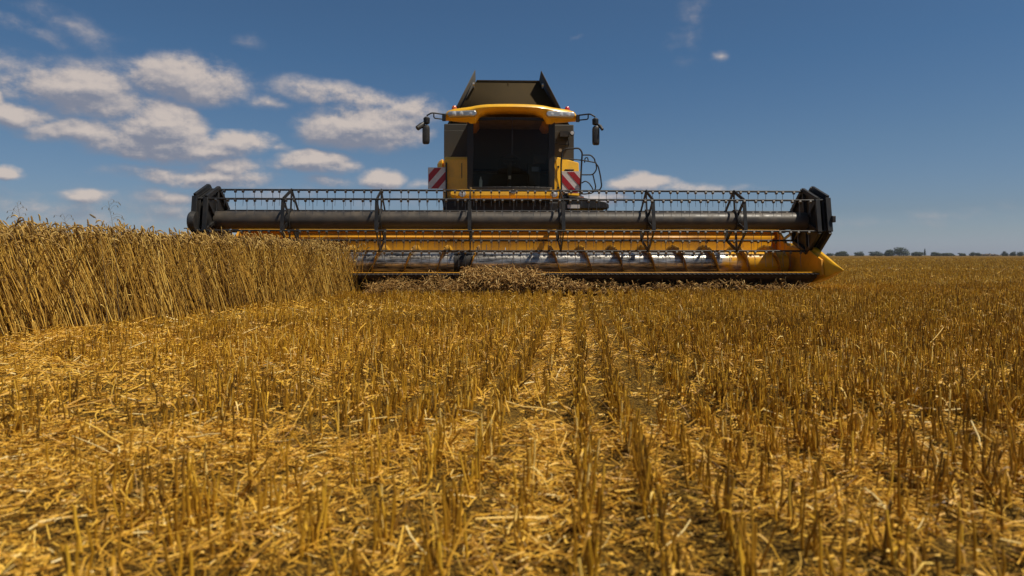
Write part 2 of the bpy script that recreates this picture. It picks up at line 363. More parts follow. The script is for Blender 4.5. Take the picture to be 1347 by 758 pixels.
# ------------------------------------------------------------------ the ground
ROW = np.array([math.sin(R(5.5)), math.cos(R(5.5))])                # direction of the drilled rows
def fbm(x, y, s, seed=0):                  # cheap smooth pseudo-noise, about -1..1
    r = np.random.default_rng(seed); out = 0; amp = 1; tot = 0
    for o in range(4):
        for k in range(3):
            a = r.uniform(0, 6.28); ph = r.uniform(0, 6.28)
            out = out+amp*np.sin((x*math.cos(a)+y*math.sin(a))*2*math.pi/s*r.uniform(.8, 1.25)+ph); tot += amp
        s /= 1.9; amp *= .6
    return out/tot*2
def ground_z(x, y):
    d = np.hypot(x, y); near = np.clip((60-d)/40, 0, 1)
    z = fbm(x, y, 1.6, 3)*.016+fbm(x, y, .35, 4)*.005
    off = x*ROW[1]-y*ROW[0]
    z = z+.012*np.cos((off-.02)*2*math.pi/.158)
    return z*near
def build_ground():
    def axis(lo, hi, fine, n):
        pos = [0.]; st = fine
        while pos[-1] < hi:
            pos.append(pos[-1]+st)
            if pos[-1] > n: st *= 1.09
        return np.array(pos)
    yp = axis(0, 4000, .05, 7.0); xp = axis(0, 4000, .05, 5.0)
    ys = np.concatenate([-axis(0, 300, .3, 3)[:0:-1], yp]); xs = np.concatenate([-xp[:0:-1], xp])
    X, Y = np.meshgrid(xs, ys); Z = ground_z(X, Y)
    ny, nx = X.shape; V = np.stack([X, Y, Z], -1).reshape(-1, 3)
    i, j = np.meshgrid(np.arange(ny-1), np.arange(nx-1), indexing='ij'); a = (i*nx+j).ravel()
    q = np.stack([a, a+1, a+nx+1, a+nx], -1)
    m = bpy.data.materials.new('stubble_field_soil'); m.use_nodes = True; nt = m.node_tree; b = nt.nodes['Principled BSDF']
    tc = nt.nodes.new('ShaderNodeTexCoord')
    def noise(s, sc=(1, 1, 1), det=8, ro=.65):
        mp = nt.nodes.new('ShaderNodeMapping'); mp.inputs['Scale'].default_value = sc; nt.links.new(tc.outputs['Object'], mp.inputs[0])
        n = nt.nodes.new('ShaderNodeTexNoise'); n.inputs['Scale'].default_value = s; n.inputs['Detail'].default_value = det; n.inputs['Roughness'].default_value = ro
        nt.links.new(mp.outputs[0], n.inputs['Vector']); return n.outputs['Fac']
    def ramp(src, st):
        c = nt.nodes.new('ShaderNodeValToRGB'); nt.links.new(src, c.inputs[0]); e = c.color_ramp.elements
        e[0].position = st[0][0]; e[0].color = (*st[0][1], 1); e[1].position = st[-1][0]; e[1].color = (*st[-1][1], 1)
        for p, cc in st[1:-1]: k = e.new(p); k.color = (*cc, 1)
        return c.outputs[0]
    fine = ramp(noise(110), [(.42, (.030, .017, .005)), (.52, (.15, .082, .014)), (.64, (.48, .28, .045))])
    # far field: broad swaths left by earlier passes, crossing the view
    far = ramp(noise(.9, (.05, .5, 1), 10, .7), [(.36, (.10, .052, .005)), (.5, (.145, .080, .009)), (.64, (.20, .118, .015))])
    sp = nt.nodes.new('ShaderNodeVectorMath'); sp.operation = 'LENGTH'; nt.links.new(tc.outputs['Object'], sp.inputs[0])
    mr = nt.nodes.new('ShaderNodeMapRange'); nt.links.new(sp.outputs['Value'], mr.inputs['Value']); mr.inputs['From Min'].default_value = 12; mr.inputs['From Max'].default_value = 30
    mx = nt.nodes.new('ShaderNodeMix'); mx.data_type = 'RGBA'; nt.links.new(mr.outputs[0], mx.inputs['Factor'])
    nt.links.new(fine, mx.inputs['A']); nt.links.new(far, mx.inputs['B']); nt.links.new(mx.outputs['Result'], b.inputs['Base Color'])
    b.inputs['Roughness'].default_value = .95; b.inputs['Specular IOR Level'].default_value = .1
    bp = nt.nodes.new('ShaderNodeBump'); bp.inputs['Strength'].default_value = .8; bp.inputs['Distance'].default_value = .03
    nt.links.new(noise(60), bp.inputs['Height']); nt.links.new(bp.outputs[0], b.inputs['Normal'])
    o = np_mesh('field_ground', V, q, np.zeros(len(V)), m, smooth=True)
    tag(o, 'flat harvested field running to the horizon', 'ground', kind='structure')
build_ground()

# edge of the standing wheat: everything left of this line is uncut in front of the machine
def edge_x(y): return -3.93+(y-5.26)*.246
def in_crop(x, y):
    front = (x < edge_x(y)) & (y < 11.25+.0366*x)
    behind = (x < -5.75) & (y >= 11.25+.0366*x)
    return front | behind

# ------------------------------------------------------------------ stubble
def wedge(n, y0, y1, margin=.6, tan=.80):
    out = []
    while sum(len(a) for a in out) < n:
        y = np.sqrt(rng.uniform(y0*y0, y1*y1, n)); x = rng.uniform(-1, 1, n)*(tan*y1+margin)
        k = np.abs(x) < tan*y+margin; out.append(np.stack([x[k], y[k]], 1))
    return np.concatenate(out)[:n]
def snap_rows(p, jit):
    off = p[:, 0]*ROW[1]-p[:, 1]*ROW[0]; al = p[:, 0]*ROW[0]+p[:, 1]*ROW[1]
    sp = .158; o2 = np.round((off-.02)/sp)*sp+.02+rng.normal(0, jit, len(p))
    o2 = o2+.012*np.sin(al*1.3)+.01*fbm(al, off*0, 3, 9)
    return np.stack([al*ROW[0]+o2*ROW[1], al*ROW[1]-o2*ROW[0]], 1)
def build_stubble():
    parts = []
    for (y0, y1, dens, rad, sides, K, wf, jit) in [(.30, 3.2, 780, .0028, 6, 4, 1, .013), (3.2, 7, 720, .0028, 4, 3, 1, .014), (7, 14, 520, .0031, 3, 2, 1.0, .016),
                                         (14, 28, 150, .0042, 3, 2, 1, .03), (28, 70, 26, .009, 3, 2, 1, .05), (70, 170, 5, .022, 3, 2, 1, .2)]:
        area = .8*(y1*y1-y0*y0)+1.2*(y1-y0); n = int(area*dens)
        p = wedge(n, y0, y1)
        # plants come in tufts of several tillers
        p = snap_rows(p, jit)
        if y1 < 20:
            q = 9.0; p = p+0*p
            al = p[:, 0]*ROW[0]+p[:, 1]*ROW[1]; off = p[:, 0]*ROW[1]-p[:, 1]*ROW[0]
            al2 = np.round(al*28+fbm(off, al*0, .5, 2)*4)/28+rng.normal(0, .006, len(p)); sh = (al2-al)*(rng.uniform(0, 1, len(p)) < .75)
            p = p+sh[:, None]*ROW[None]
        x, y = p.T
        dn = fbm(x, y, .9, 11)*.5+fbm(x, y, 3.5, 12)*.35
        # thinner, flattened stand on the left and in patches of the foreground; fuller on the right
        full = .70+dn+.30*np.exp(-(((x*ROW[1]-y*ROW[0])-.03)/.55)**2)+.18*np.clip((x-.2)/2, -1, 1)-.25*np.exp(-((x-1.1)**2/.5+(y-2.0)**2/.6))-.35*np.clip((-x-.45*y-.2), 0, 1)*(y < 8)-.30*np.clip((3.6-y)/1.6, 0, 1)*(1-np.exp(-(((x*ROW[1]-y*ROW[0])-.05)/.30)**2))
        keep = (rng.uniform(0, 1, len(p)) < np.clip(full, .10, 1)) & (~in_crop(x, y)) & (np.hypot(x, y) > .55)
        # wheel mark where the lane runs away from the camera, and the one bare row beside it
        off = x*ROW[1]-y*ROW[0]
        keep &= ~((np.abs(off+.138) < .06) & (rng.uniform(0, 1, len(p)) < np.where(y > 1.9, .85, .5))) & ~((np.abs(off-.336) < .06) & (rng.uniform(0, 1, len(p)) < np.where(y > 2.4, .75, .2)))
        p = p[keep]; x, y = p.T; N = len(p)
        h = (.119+.020*fbm(x, y, 1.3, 14)+rng.normal(0, .017, N))*np.where(rng.uniform(0, 1, N) < .12, rng.uniform(.35, .8, N), 1)
        h *= np.clip(1-.22*np.clip((-x-.3*y), 0, 1.5)*(y < 9), .55, 1)
        if y0 > 10: h *= 1.0
        lean = np.stack([rng.normal(0.0, .10, N), rng.normal(-.02, .10, N)], 1)
        wild = rng.uniform(0, 1, N) < .07+.10*np.clip(-fbm(x, y, .9, 11), 0, 1); lean[wild] *= 4.5
        z = ground_z(x, y)-.01
        t = np.linspace(0, 1, K)
        P = np.zeros((N, K, 3)); P[:, :, 0] = x[:, None]+lean[:, :1]*h[:, None]*t; P[:, :, 1] = y[:, None]+lean[:, 1:]*h[:, None]*t
        P[:, :, 2] = z[:, None]+h[:, None]*t*(1-.25*(lean**2).sum(1)[:, None].clip(0, 1))
        if K > 2: P[:, 1:-1, :2] += rng.normal(0, .0035, (N, K-2, 2))
        r = rad*rng.uniform(.65, 1.3, N)*wf
        if K == 4:                            # near stalks show a leaf sheath collar
            Rr = np.stack([r*1.25, r*1.2, r*.95, r*.9], 1)
        else: Rr = np.stack([r*1.1]*K, 1)*np.linspace(1.1, .85, K)[None]
        rnd = np.clip(.47+.16*fbm(x, y, 2.2, 16)+rng.normal(0, .25, N)+.12*np.clip((y-8)/10, 0, 1), 0, 1)
        parts.append(polytubes(P, Rr, sides, rnd))
        # leaf sheaths hanging from some stalks
        if y1 < 15:
            k = np.where(rng.uniform(0, 1, N) < .35)[0]; n2 = len(k)
            a = rng.uniform(0, 6.28, n2); ln = rng.uniform(.04, .11, n2); hz = h[k]*rng.uniform(.4, .95, n2)
            D = np.stack([np.cos(a), np.sin(a)], 1)
            Pp = np.zeros((n2, 4, 3))
            tt = np.linspace(0, 1, 4)
            Pp[:, :, 0] = x[k][:, None]+D[:, :1]*ln[:, None]*tt*.7; Pp[:, :, 1] = y[k][:, None]+D[:, 1:]*ln[:, None]*tt*.7
            Pp[:, :, 2] = z[k][:, None]+hz[:, None]+ln[:, None]*(.5*tt-1.1*tt*tt)
            W = np.zeros((n2, 4, 3)); wv = rng.uniform(.0015, .0038, n2)
            W[:, :, 0] = -D[:, 1:]*wv[:, None]*(1-.6*tt); W[:, :, 1] = D[:, :1]*wv[:, None]*(1-.6*tt); W[:, :, 2] = (rng.normal(0, .5, n2)*wv)[:, None]
            parts.append(strips(Pp, W, np.clip(rng.normal(.6, .22, n2), 0, 1)))
    V, q, r = merge(*parts)
    o = np_mesh('stubble', V, q, r, M['stubble'], smooth=True)
    tag(o, 'short golden stubble left standing in drilled rows across the field', 'stubble', kind='stuff')
    print('stubble faces', len(q))
build_stubble()

def build_litter():
    parts = []
    for (y0, y1, dens, lm, wd) in [(.3, 2.6, 8500, .040, .0012), (2.6, 6, 4300, .045, .0017), (6, 13, 650, .070, .0034), (13, 32, 70, .13, .007)]:
        area = .8*(y1*y1-y0*y0)+1.2*(y1-y0); n = int(area*dens)
        p = wedge(n, y0, y1); x, y = p.T
        cl = fbm(x, y, .8, 21)*.5+fbm(x, y, .25, 22)*.3
        off = x*ROW[1]-y*ROW[0]
        cl = cl+.35*np.clip((-x-.1*y), -.5, 1)+.5*np.exp(-((x-1.2)**2/.9+(y-2.0)**2/.9))+.5*(np.abs(off+.138) < .09)-.3*(np.abs(off-.30) < .05)
        keep = (rng.uniform(0, 1, n) < np.clip(.60+1.2*cl, .08, 1)) & (~in_crop(x+.15, y)) & (np.hypot(x, y) > .4)
        p = p[keep]; x, y = p.T; cl = cl[keep]; N = len(p)
        chaff = rng.uniform(0, 1, N) < .45
        ln = np.where(chaff, rng.uniform(.25, .6, N), rng.gamma(3, .42, N))*lm; ln = np.clip(ln, .008, .30)
        a = rng.uniform(0, 6.28, N); pitch = rng.normal(0, .22, N)
        z0 = ground_z(x, y)+.004+rng.uniform(0, 1, N)**2*(.014+.035*np.clip(cl+.35, 0, 1.2))
        K = 4; tt = np.linspace(-.5, .5, K)
        D = np.stack([np.cos(a)*np.cos(pitch), np.sin(a)*np.cos(pitch), np.sin(pitch)], 1)
        P = np.stack([x, y, z0+np.abs(np.sin(pitch))*ln*.5], 1)[:, None]+D[:, None]*(ln[:, None]*tt)[..., None]
        bow = rng.normal(0, .06, N)*ln; P[:, :, 2] += (bow[:, None]*(.25-tt**2)*1.5).clip(-.01, .05)
        side = rng.normal(0, .11, N)*ln
        P[:, :, 0] += -np.sin(a)[:, None]*(side[:, None]*(.25-tt**2)*2); P[:, :, 1] += np.cos(a)[:, None]*(side[:, None]*(.25-tt**2)*2)
        w = wd*rng.uniform(.6, 1.7, N)*np.where(chaff, 1.5, 1); roll = rng.uniform(-1.1, 1.1, N)
        Wv = np.stack([-np.sin(a)*np.cos(roll), np.cos(a)*np.cos(roll), np.sin(roll)], 1)*w[:, None]
        W = Wv[:, None]*np.ones((1, K, 1))
        rnd = np.clip(.50+.15*cl+rng.normal(0, .23, N), 0, 1); 
        parts.append(strips(P, W, rnd))
        # a few long round straws lying across the stubble
        if y1 < 14:
            n3 = int(area*(9 if y1 < 3 else 4)); q = wedge(n3, y0, y1); x3, y3 = q.T
            k = (~in_crop(x3+.3, y3)) & (np.hypot(x3, y3) > .8); x3, y3 = x3[k], y3[k]; n3 = len(x3)
            a3 = rng.uniform(0, 6.28, n3); l3 = rng.uniform(.07, .24, n3); p3 = rng.normal(.05, .28, n3)
            tt3 = np.linspace(-.5, .5, 4); z3 = ground_z(x3, y3)+rng.uniform(.015, .09, n3)+np.abs(np.sin(p3))*l3*.4
            P3 = np.stack([x3, y3, z3], 1)[:, None]+np.stack([np.cos(a3)*np.cos(p3), np.sin(a3)*np.cos(p3), np.sin(p3)], 1)[:, None]*(l3[:, None]*tt3)[..., None]
            P3[:, 1:3] += rng.normal(0, .004, (n3, 2, 3))
            r3 = np.repeat((rng.uniform(.0016, .003, n3)*(1 if y1 < 7 else 1.2))[:, None], 4, 1)
            parts.append(polytubes(P3, r3, 5, np.clip(rng.normal(.68, .24, n3), 0, 1)))
    V, q, r = merge(*parts)
    o = np_mesh('straw_litter', V, q, r, M['litter'])
    tag(o, 'chopped pale straw and chaff scattered between the stubble rows', 'straw', kind='stuff')
    print('litter faces', len(q))
build_litter()

# ------------------------------------------------------------------ standing wheat on the left
def ear_paths(T, D, L, droop):             # ears starting at T, first direction D, length L
    N = len(T); K = 7; out = np.zeros((N, K, 3)); cur = T.copy(); d = D.copy(); out[:, 0] = cur
    for i in range(1, K):
        d = d+droop*np.array([0, 0, -1.])/K; d /= np.linalg.norm(d, axis=1, keepdims=True)
        cur = cur+d*(L/(K-1))[:, None]; out[:, i] = cur
    return out
EAR_R = np.array([.0022, .0070, .0055, .0078, .0055, .0066, .0015])
def build_wheat():
    sp, ep = [], []
    def field(n, sampler, coarse=1.0):
        p = sampler(n); x, y = p.T; N = len(p)
        edge = np.clip((x-edge_x(y)+.55)/.55, 0, 1)*(y < 11.2)
        h = .86-.03*np.clip((y-6.5)/2, 0, 1)-.05*np.clip((y-9)/2, 0, 1)*(y < 11.4)+.035*fbm(x, y, 1.1, 31)+rng.normal(0, .04, N); h -= .08*edge*rng.uniform(0, 1, N)
        wildk = rng.uniform(0, 1, N) < .06*(1+2*edge); h[wildk] *= rng.uniform(.5, .9, wildk.sum())
        lx = -.20-.14*fbm(x, y, 1.7, 32)+rng.normal(0, .07, N)-.12*np.clip((9-y)/5, 0, 1)*edge; ly = rng.normal(-.02, .09, N)
        crossing = rng.uniform(0, 1, N) < .13; lx[crossing] = rng.uniform(-.7, .5, crossing.sum())
        K = 6; t = np.linspace(0, 1, K); z = ground_z(x, y)
        P = np.zeros((N, K, 3))
        P[:, :, 0] = x[:, None]+(lx*h)[:, None]*t**1.15*1.15; P[:, :, 1] = y[:, None]+(ly*h)[:, None]*t**1.2
        P[:, :, 2] = z[:, None]+h[:, None]*t*(1-.12*lx**2)[:, None]
        P[:, 1:-1, :2] += rng.normal(0, .006, (N, K-2, 2))
        r = rng.uniform(.0021, .0042, N)*coarse
        rnd = np.clip(.5+.18*fbm(x, y, .5, 33)+rng.normal(0, .28, N), 0, 1)
        sp.append(polytubes(P, r[:, None]*np.linspace(1.2, .75, K)[None], 3 if coarse > 1 else 4, rnd))
        D = P[:, -1]-P[:, -2]; D /= np.linalg.norm(D, axis=1, keepdims=True); D += rng.normal(0, .18, (N, 3))
        droop = rng.choice([.4, 1.4, 2.6, 3.6], N, p=[.25, .3, .3, .15])[:, None]
        L = rng.uniform(.065, .10, N)
        E = ear_paths(P[:, -1], D, L, droop)
        ep.append(polytubes(E, EAR_R[None]*rng.uniform(.85, 1.25, N)[:, None]*coarse**.7, 5, np.clip(rng.normal(.5, .24, N), 0, 1)))
        for rep in range(2 if coarse == 1 else 1):         # dry leaves
            k = np.where(rng.uniform(0, 1, N) < .75)[0]; n2 = len(k); hh = rng.uniform(.15, .85, n2)
            idx = (hh*(K-1)).astype(int); fr = hh*(K-1)-idx
            B = P[k, idx]*(1-fr)[:, None]+P[k, idx+1]*fr[:, None]
            a = rng.uniform(0, 6.28, n2); ln = rng.uniform(.10, .24, n2); tt = np.linspace(0, 1, 5)
            LP = np.zeros((n2, 5, 3)); Dd = np.stack([np.cos(a), np.sin(a)], 1)*rng.uniform(.2, .6, n2)[:, None]
            LP[:, :, :2] = B[:, None, :2]+Dd[:, None]*(ln[:, None]*(tt-.2*tt*tt))[..., None]
            LP[:, :, 2] = B[:, None, 2]+ln[:, None]*(.35*tt-1.15*tt*tt)
            w = rng.uniform(.002, .0045, n2)*coarse; tw = rng.uniform(0, 3, n2)[:, None]+tt*rng.normal(0, 2.2, n2)[:, None]
            W = np.stack([-np.sin(a)[:, None]*np.cos(tw), np.cos(a)[:, None]*np.cos(tw), np.sin(tw)], -1)*(w[:, None]*(1-.75*tt**2))[..., None]
            sp.append(strips(LP, W, np.clip(rng.normal(.55, .24, n2), 0, 1)))
    def s_edge(n):
        y = rng.uniform(3.4, 11.35, n); x = edge_x(y)-rng.uniform(0, 1, n)**1.3*1.1+.05*fbm(y, y*0, .7, 41)+rng.normal(0, .02, n)
        x = np.where(rng.uniform(0,1,len(y)) < .7, np.round((x-y*.238)/.11)*.11+y*.238+rng.normal(0,.014,len(y)), x); y = np.where(rng.uniform(0,1,len(y)) < .6, np.round(y/.09+x*3)*.09-x*.27+rng.normal(0,.012,len(y)), y)
        k = (y < 11.3+.0366*x) & (x < edge_x(y)+.06); return np.stack([x[k], y[k]], 1)
    def s_mid(n):
        y = rng.uniform(4.2, 11.35, n); x = edge_x(y)-1.0-rng.uniform(0, 1, n)*4.5
        k = (y < 11.3+.0366*x) & (x > -.85*y-1.2); return np.stack([x[k], y[k]], 1)
    def s_far(n):
        y = rng.uniform(11.3, 45, n); x = rng.uniform(-40, -5.8, n); k = (x > -.85*y-1); return np.stack([x[k], y[k]], 1)
    def s_end(n):                           # the face of the uncut block by the header
        y = rng.uniform(9.5, 11.4, n); x = edge_x(y)-rng.uniform(0, .5, n); return np.stack([x, y], 1)
    field(5400, s_edge); field(5200, s_mid); field(500, s_end); field(16000, s_far, 1.8)
    o = np_mesh('standing_wheat', *merge(*sp)[:2], merge(*sp)[2], M['wheat'], smooth=True)
    tag(o, 'uncut ripe wheat leaning left at the edge of the cut strip', 'wheat', kind='stuff')
    V, q, r = merge(*ep)
    o = np_mesh('wheat_ears', V, q, r, M['ears'])
    tag(o, 'drooping ripe ears on top of the uncut wheat', 'wheat ears', kind='stuff')
build_wheat()

# ------------------------------------------------------------------ COMBINE HARVESTER
# own frame: x to the picture's right along the header, y away from the camera, z up; origin on the ground under the reel axle
combine = empty('combine_harvester', (.06, 11.8, 0), R(2.1))
tag(combine, 'yellow and grey combine harvester with its wide header facing the camera', 'combine harvester')
RC = (0.0, 1.268); RR = .53; TILT = R(8.5)
HEX = [(RC[0]-RR*math.sin(-TILT+k*math.pi/3), RC[1]+RR*math.cos(-TILT+k*math.pi/3)) for k in range(6)]
HALF = 5.08

def arc(pts, n=6):                          # round the corners of a path
    out = [Vector(pts[0])]
    for i in range(1, len(pts)-1):
        a, b, c = Vector(pts[i-1]), Vector(pts[i]), Vector(pts[i+1])
        r = min((a-b).length, (c-b).length)*.4
        p, q = b+(a-b).normalized()*r, b+(c-b).normalized()*r
        for k in range(n+1):
            t = k/n; out.append(p*(1-t)**2+b*2*t*(1-t)+q*t*t)
    return out+[Vector(pts[-1])]

def build_header():
    # trough: back sheet, floor and rising table as one bent sheet
    prof = [(1.17, 1.15), (1.13, 1.04), (1.10, 1.01), (1.125, .97), (1.10, .72), (1.05, .46), (.92, .29), (.68, .205), (.40, .215), (.05, .30), (-.52, .385)]
    m = MB(); m.loft([[(x, y, z) for (y, z) in prof] for x in (-5.06, -2.5, 0, 2.5, 5.06)], closed=False, caps=False)
    m.build('header_trough', M['orange_sheet'], combine, solid=.012)
    b = MB(); b.prism([(1.15, 1.10), (1.10, 1.13), (1.10, 1.155), (1.155, 1.225), (1.36, 1.24), (1.36, 1.08)], -5.05, 5.05)
    beam = b.build('top_beam', M['beam'], combine, bevel=.012)
    # hat-section rails and bolted plates on the beam and back sheet
    for x in (-4.3, -2.9, 3.25, 4.2):
        p = MB(); p.box(x-.16, x+.16, 1.10, 1.16, 1.235, 1.262); p.build('beam_plate', M['steel'], beam, bevel=.004)
    k = MB(); k.box(-5.06, 5.06, 1.135, 1.30, .30, .42); k.box(-5.0, 5.0, .1, 1.2, .10, .17)
    k.build('header_belly', M['dusty'], combine, bevel=.01)
    sk = MB(); sk.loft([[(x, -.50, .355), (x, -.46, .33), (x, .0, .20), (x, .3, .12), (x, .3, .09), (x, -.1, .13), (x, -.5, .30)] for x in (-5.04, 5.04)])
    sk.build('belly_skid', M['dusty'], combine)
    g = MB(); g.box(-5.06, 5.06, -.56, -.50, .352, .372)
    x = -5.0
    while x < 5.02:
        g.add([(x-.014, -.55, .345), (x+.014, -.55, .345), (x+.014, -.55, .375), (x-.014, -.55, .375), (x, -.68, .352)], [(0,1,2,3),(0,4,1),(1,4,2),(2,4,3),(3,4,0)]); x += .0762
    g.build('cutter_bar', M['wire'], combine)
    # auger
    AZ, AY = .535, .62
    a = MB(); a.lathe([(-4.98, .05), (-4.98, .205), (4.98, .205), (4.98, .05)], 40, 'x', (0, AY, AZ))
    aug = a.build('auger', M['auger'], combine)
    def flight(x0, x1, hand):
        f = MB(); pitch = .572; n = int(abs(x1-x0)/pitch*36); ri, ro = .20, .325
        A = []; B = []
        for i in range(n+1):
            t = i/n; x = x0+(x1-x0)*t; ph = 2*math.pi*(x-x0)/pitch*hand
            c, s = math.cos(ph), math.sin(ph)
            A.append((x, AY-ri*s, AZ+ri*c)); B.append((x, AY-ro*s, AZ+ro*c))
        f.add(A+B, [(i, i+1, n+2+i, n+1+i) for i in range(n)], True)
        return f.build('auger_flight', M['flight'], aug, solid=.018)
    M['flight'] = mat('flight_paint', (.50, .25, .015), .4, dirt=(.06, .035, .02), dirt_amt=1.0, dirt_scale=3.5)
    flight(.62, 4.95, 1); flight(-.62, -4.95, -1)
    bd = MB(); bd.lathe([(-1.08, .2), (-1.08, .215), (-.75, .215), (-.75, .2)], 32, 'x', (0, AY, AZ)); bd.build('centre_band', M['black'], aug)
    for i in range(10):
        x = -.5+i*.115; ph = i*1.9
        f = MB(); f.tube([(x, AY-.19*math.sin(ph), AZ+.19*math.cos(ph)), (x, AY-.33*math.sin(ph), AZ+.33*math.cos(ph))], .008, 6); f.build('auger_finger', M['steel'], aug)
    # end sheets and crop dividers
    for s in (-1, 1):
        pr = [(1.34, 1.20), (1.10, 1.16), (.90, 1.02), (.68, .86), (.30, .80), (-.18, .76), (-.60, .60), (-.66, .34), (-.1, .22), (.5, .13), (1.34, .13)]
        e = MB(); e.prism(pr, s*5.06, s*5.10); sheet = e.build('end_sheet', M['orange_sheet'], combine, bevel=.006)
        d = MB()                             # hollow pressed-steel snout
        ridge0, ridge1, tip = Vector((s*5.20, .25, .87)), Vector((s*5.20, -.20, .82)), Vector((s*5.20, -1.13, .435))
        def ring(y, zt, zi, zb, wi, wo, cx=5.165):
            return [Vector((s*(cx-wi), y, zi)), Vector((s*(cx-wi*.35), y, zt)), Vector((s*(cx+wo*.3), y, zt+.005)), Vector((s*(cx+wo), y, zi)), Vector((s*(cx+wo), y, zb)), Vector((s*(cx-wi), y, zb))]
        d.loft([ring(.85, .90, .84, .16, .09, .12), ring(.25, .86, .78, .16, .09, .14), ring(-.20, .80, .70, .20, .08, .09), ring(-.62, .635, .58, .29, .06, .06), ring(-.95, .503, .475, .385, .03, .03), ring(-1.13, .440, .435, .425, .008, .008)])
        dv = d.build('crop_divider', M['yellow'], combine, bevel=.008)
        for yy in (-.35, -.05):
            q = MB(); q.obox((s*5.085, yy, .30), (s*5.085, yy-.05, .52), .03, .012); q.build('divider_rib', M['orange_sheet'], dv)
        # arm that carries the reel
        ar = MB(); ar.obox((s*5.22, 1.30, 1.30), (s*5.22, .05, 1.28), .09, .11); ar.obox((s*5.22, 1.30, 1.10), (s*5.22, 1.30, 1.40), .10, .14)
        ar.build('reel_arm', M['black'], combine, bevel=.01)
        hy = MB(); hy.tube([(s*5.22, 1.28, .95), (s*5.22, .45, 1.20)], .028, 10); hy.build('reel_cylinder', M['steel'], combine)
    c = MB(); c.obox((.74, 1.30, 1.22), (.74, .02, 1.27+.16), .07, .10); c.build('centre_reel_arm', M['black'], combine, bevel=.01)
build_header()

def build_reel():
    t = MB(); t.lathe([(-HALF, .02), (-HALF, .152), (HALF, .152), (HALF, .02)], 36, 'x', (0, RC[0], RC[1]))
    reel = t.build('reel', M['tube'], combine)
    for k, (y, z) in enumerate(HEX):
        b = MB(); b.tube([(-5.12, y, z), (5.12, y, z)], .017, 10); b.build('tine_bar', M['black'], reel)
    def hexring(mb, x, r, w, th, off=(0, 0)):
        pts = [(RC[0]+off[0]-r*math.sin(-TILT+k*math.pi/3), RC[1]+off[1]+r*math.cos(-TILT+k*math.pi/3)) for k in range(6)]
        for k in range(6):
            p, q = pts[k], pts[(k+1) % 6]; mb.obox((x, p[0], p[1]), (x, q[0], q[1]), th, w, up=(0, .3, 1))
        return pts
    for x in (-3.84, -2.31, -.78, .78, 2.29, 3.84):
        s = MB(); pts = hexring(s, x, RR, .058, .016)
        for k in range(6):
            p = Vector((x, RC[0], RC[1])); q = Vector((x, *pts[k])); d = (q-p).normalized()
            s.obox(p+d*.13, q, .065, .014, up=(1, 0, 0))
        s.lathe([(x-.03, .153), (x-.03, .20), (x+.03, .20), (x+.03, .153)], 24, 'x', (0, RC[0], RC[1]))
        s.build('reel_spider', M['black'], reel)
    for s_ in (-1, 1):
        e = MB()
        pts = [(RC[0]-.585*math.sin(-TILT+k*math.pi/3), RC[1]+.585*math.cos(-TILT+k*math.pi/3)) for k in range(6)]
        e.prism(pts, s_*5.10, s_*5.115)
        hexring(e, s_*5.075, .56, .07, .05)
        for k in range(6):
            a = -TILT+k*math.pi/3; e.obox((s_*5.08, RC[0]-.1*math.sin(a), RC[1]+.1*math.cos(a)), (s_*5.08, RC[0]-.54*math.sin(a), RC[1]+.54*math.cos(a)), .05, .04, up=(1, 0, 0))
        e.build('end_plate', M['black'], reel, bevel=.004)
        c = MB(); c.prism([(RC[0]-.03-.56*math.sin(-TILT+k*math.pi/3), RC[1]+.01+.56*math.cos(-TILT+k*math.pi/3)) for k in range(6)], s_*5.205, s_*5.215); hexring(c, s_*5.235, .575, .085, .05, (-.03, .01)); pts2 = hexring(c, s_*5.19, .50, .05, .03, (-.03, .01))
        for k in range(6):
            c.obox((s_*5.27, RC[0]-.03, RC[1]), (s_*5.27, pts2[k][0], pts2[k][1]), .03, .05, up=(1, 0, 0))
        for k in range(6):
            y, z = HEX[k]; c.tube([(s_*5.10, y, z), (s_*5.30, y-.03, z+.01)], .02, 8)
        c.lathe([(s_*5.17, .02), (s_*5.17, .16), (s_*5.36, .16), (s_*5.36, .02)], 24, 'x', (0, RC[0], RC[1]))
        c.build('cam_ring', M['black'], reel, bevel=.003)
    h = MB(); h.lathe([(-5.18, .05), (-5.19, .16), (-5.27, .175), (-5.30, .15), (-5.31, .05)], 28, 'x', (0, -.50, 1.22)); h.build('drive_cover', M['plastic'], reel)
    h = MB(); h.box(5.26, 5.32, -.60, -.48, 1.22, 1.33); h.build('drive_box', M['plastic'], reel, bevel=.01)
    # tines: spring coil on the bar and a thin finger hanging straight down
    def tine_shape(mb, x, y, z):
        mb.lathe([(x-.016, .02), (x-.016, .029), (x+.016, .029), (x+.016, .02)], 8, 'x', (0, y, z-.022))
        mb.tube([(x, y, z-.03), (x, y+.012, z-.14), (x, y-.012, z-.275)], [.0045, .0042, .003], 5, False)
    xs = []; x = -4.98; k = 0
    while x < 5.0:
        xs.append(x); x += .128 if k % 2 else .185; k += 1
    base = MB(); tine_shape(base, 0, 0, 0); first = base.build('tine', M['wire'], reel)
    order = [0, 5, 1, 4, 2, 3]; count = 0; rest = MB()
    # bars nearest the sky first (top, then the front upper one): those tines show largest
    for bi in [0, 1, 2, 3, 4, 5]:
        y, z = HEX[bi]
        jx = [(xx+random.uniform(-.008, .008)+(.06 if bi % 2 else 0)) for xx in xs]
        for xx in jx:
            if abs(xx) > 5.0: continue
            if bi in (0, 1) and count < 100 and (bi == 0 or abs(xx) < 4):
                o = first if count == 0 else first.copy()
                if count: col.objects.link(o)
                o.parent = reel; o.location = (xx, y, z); count += 1
            else: tine_shape(rest, xx, y, z)
    tag(rest.build('tines', M['wire'], reel), kind='stuff')
build_reel()

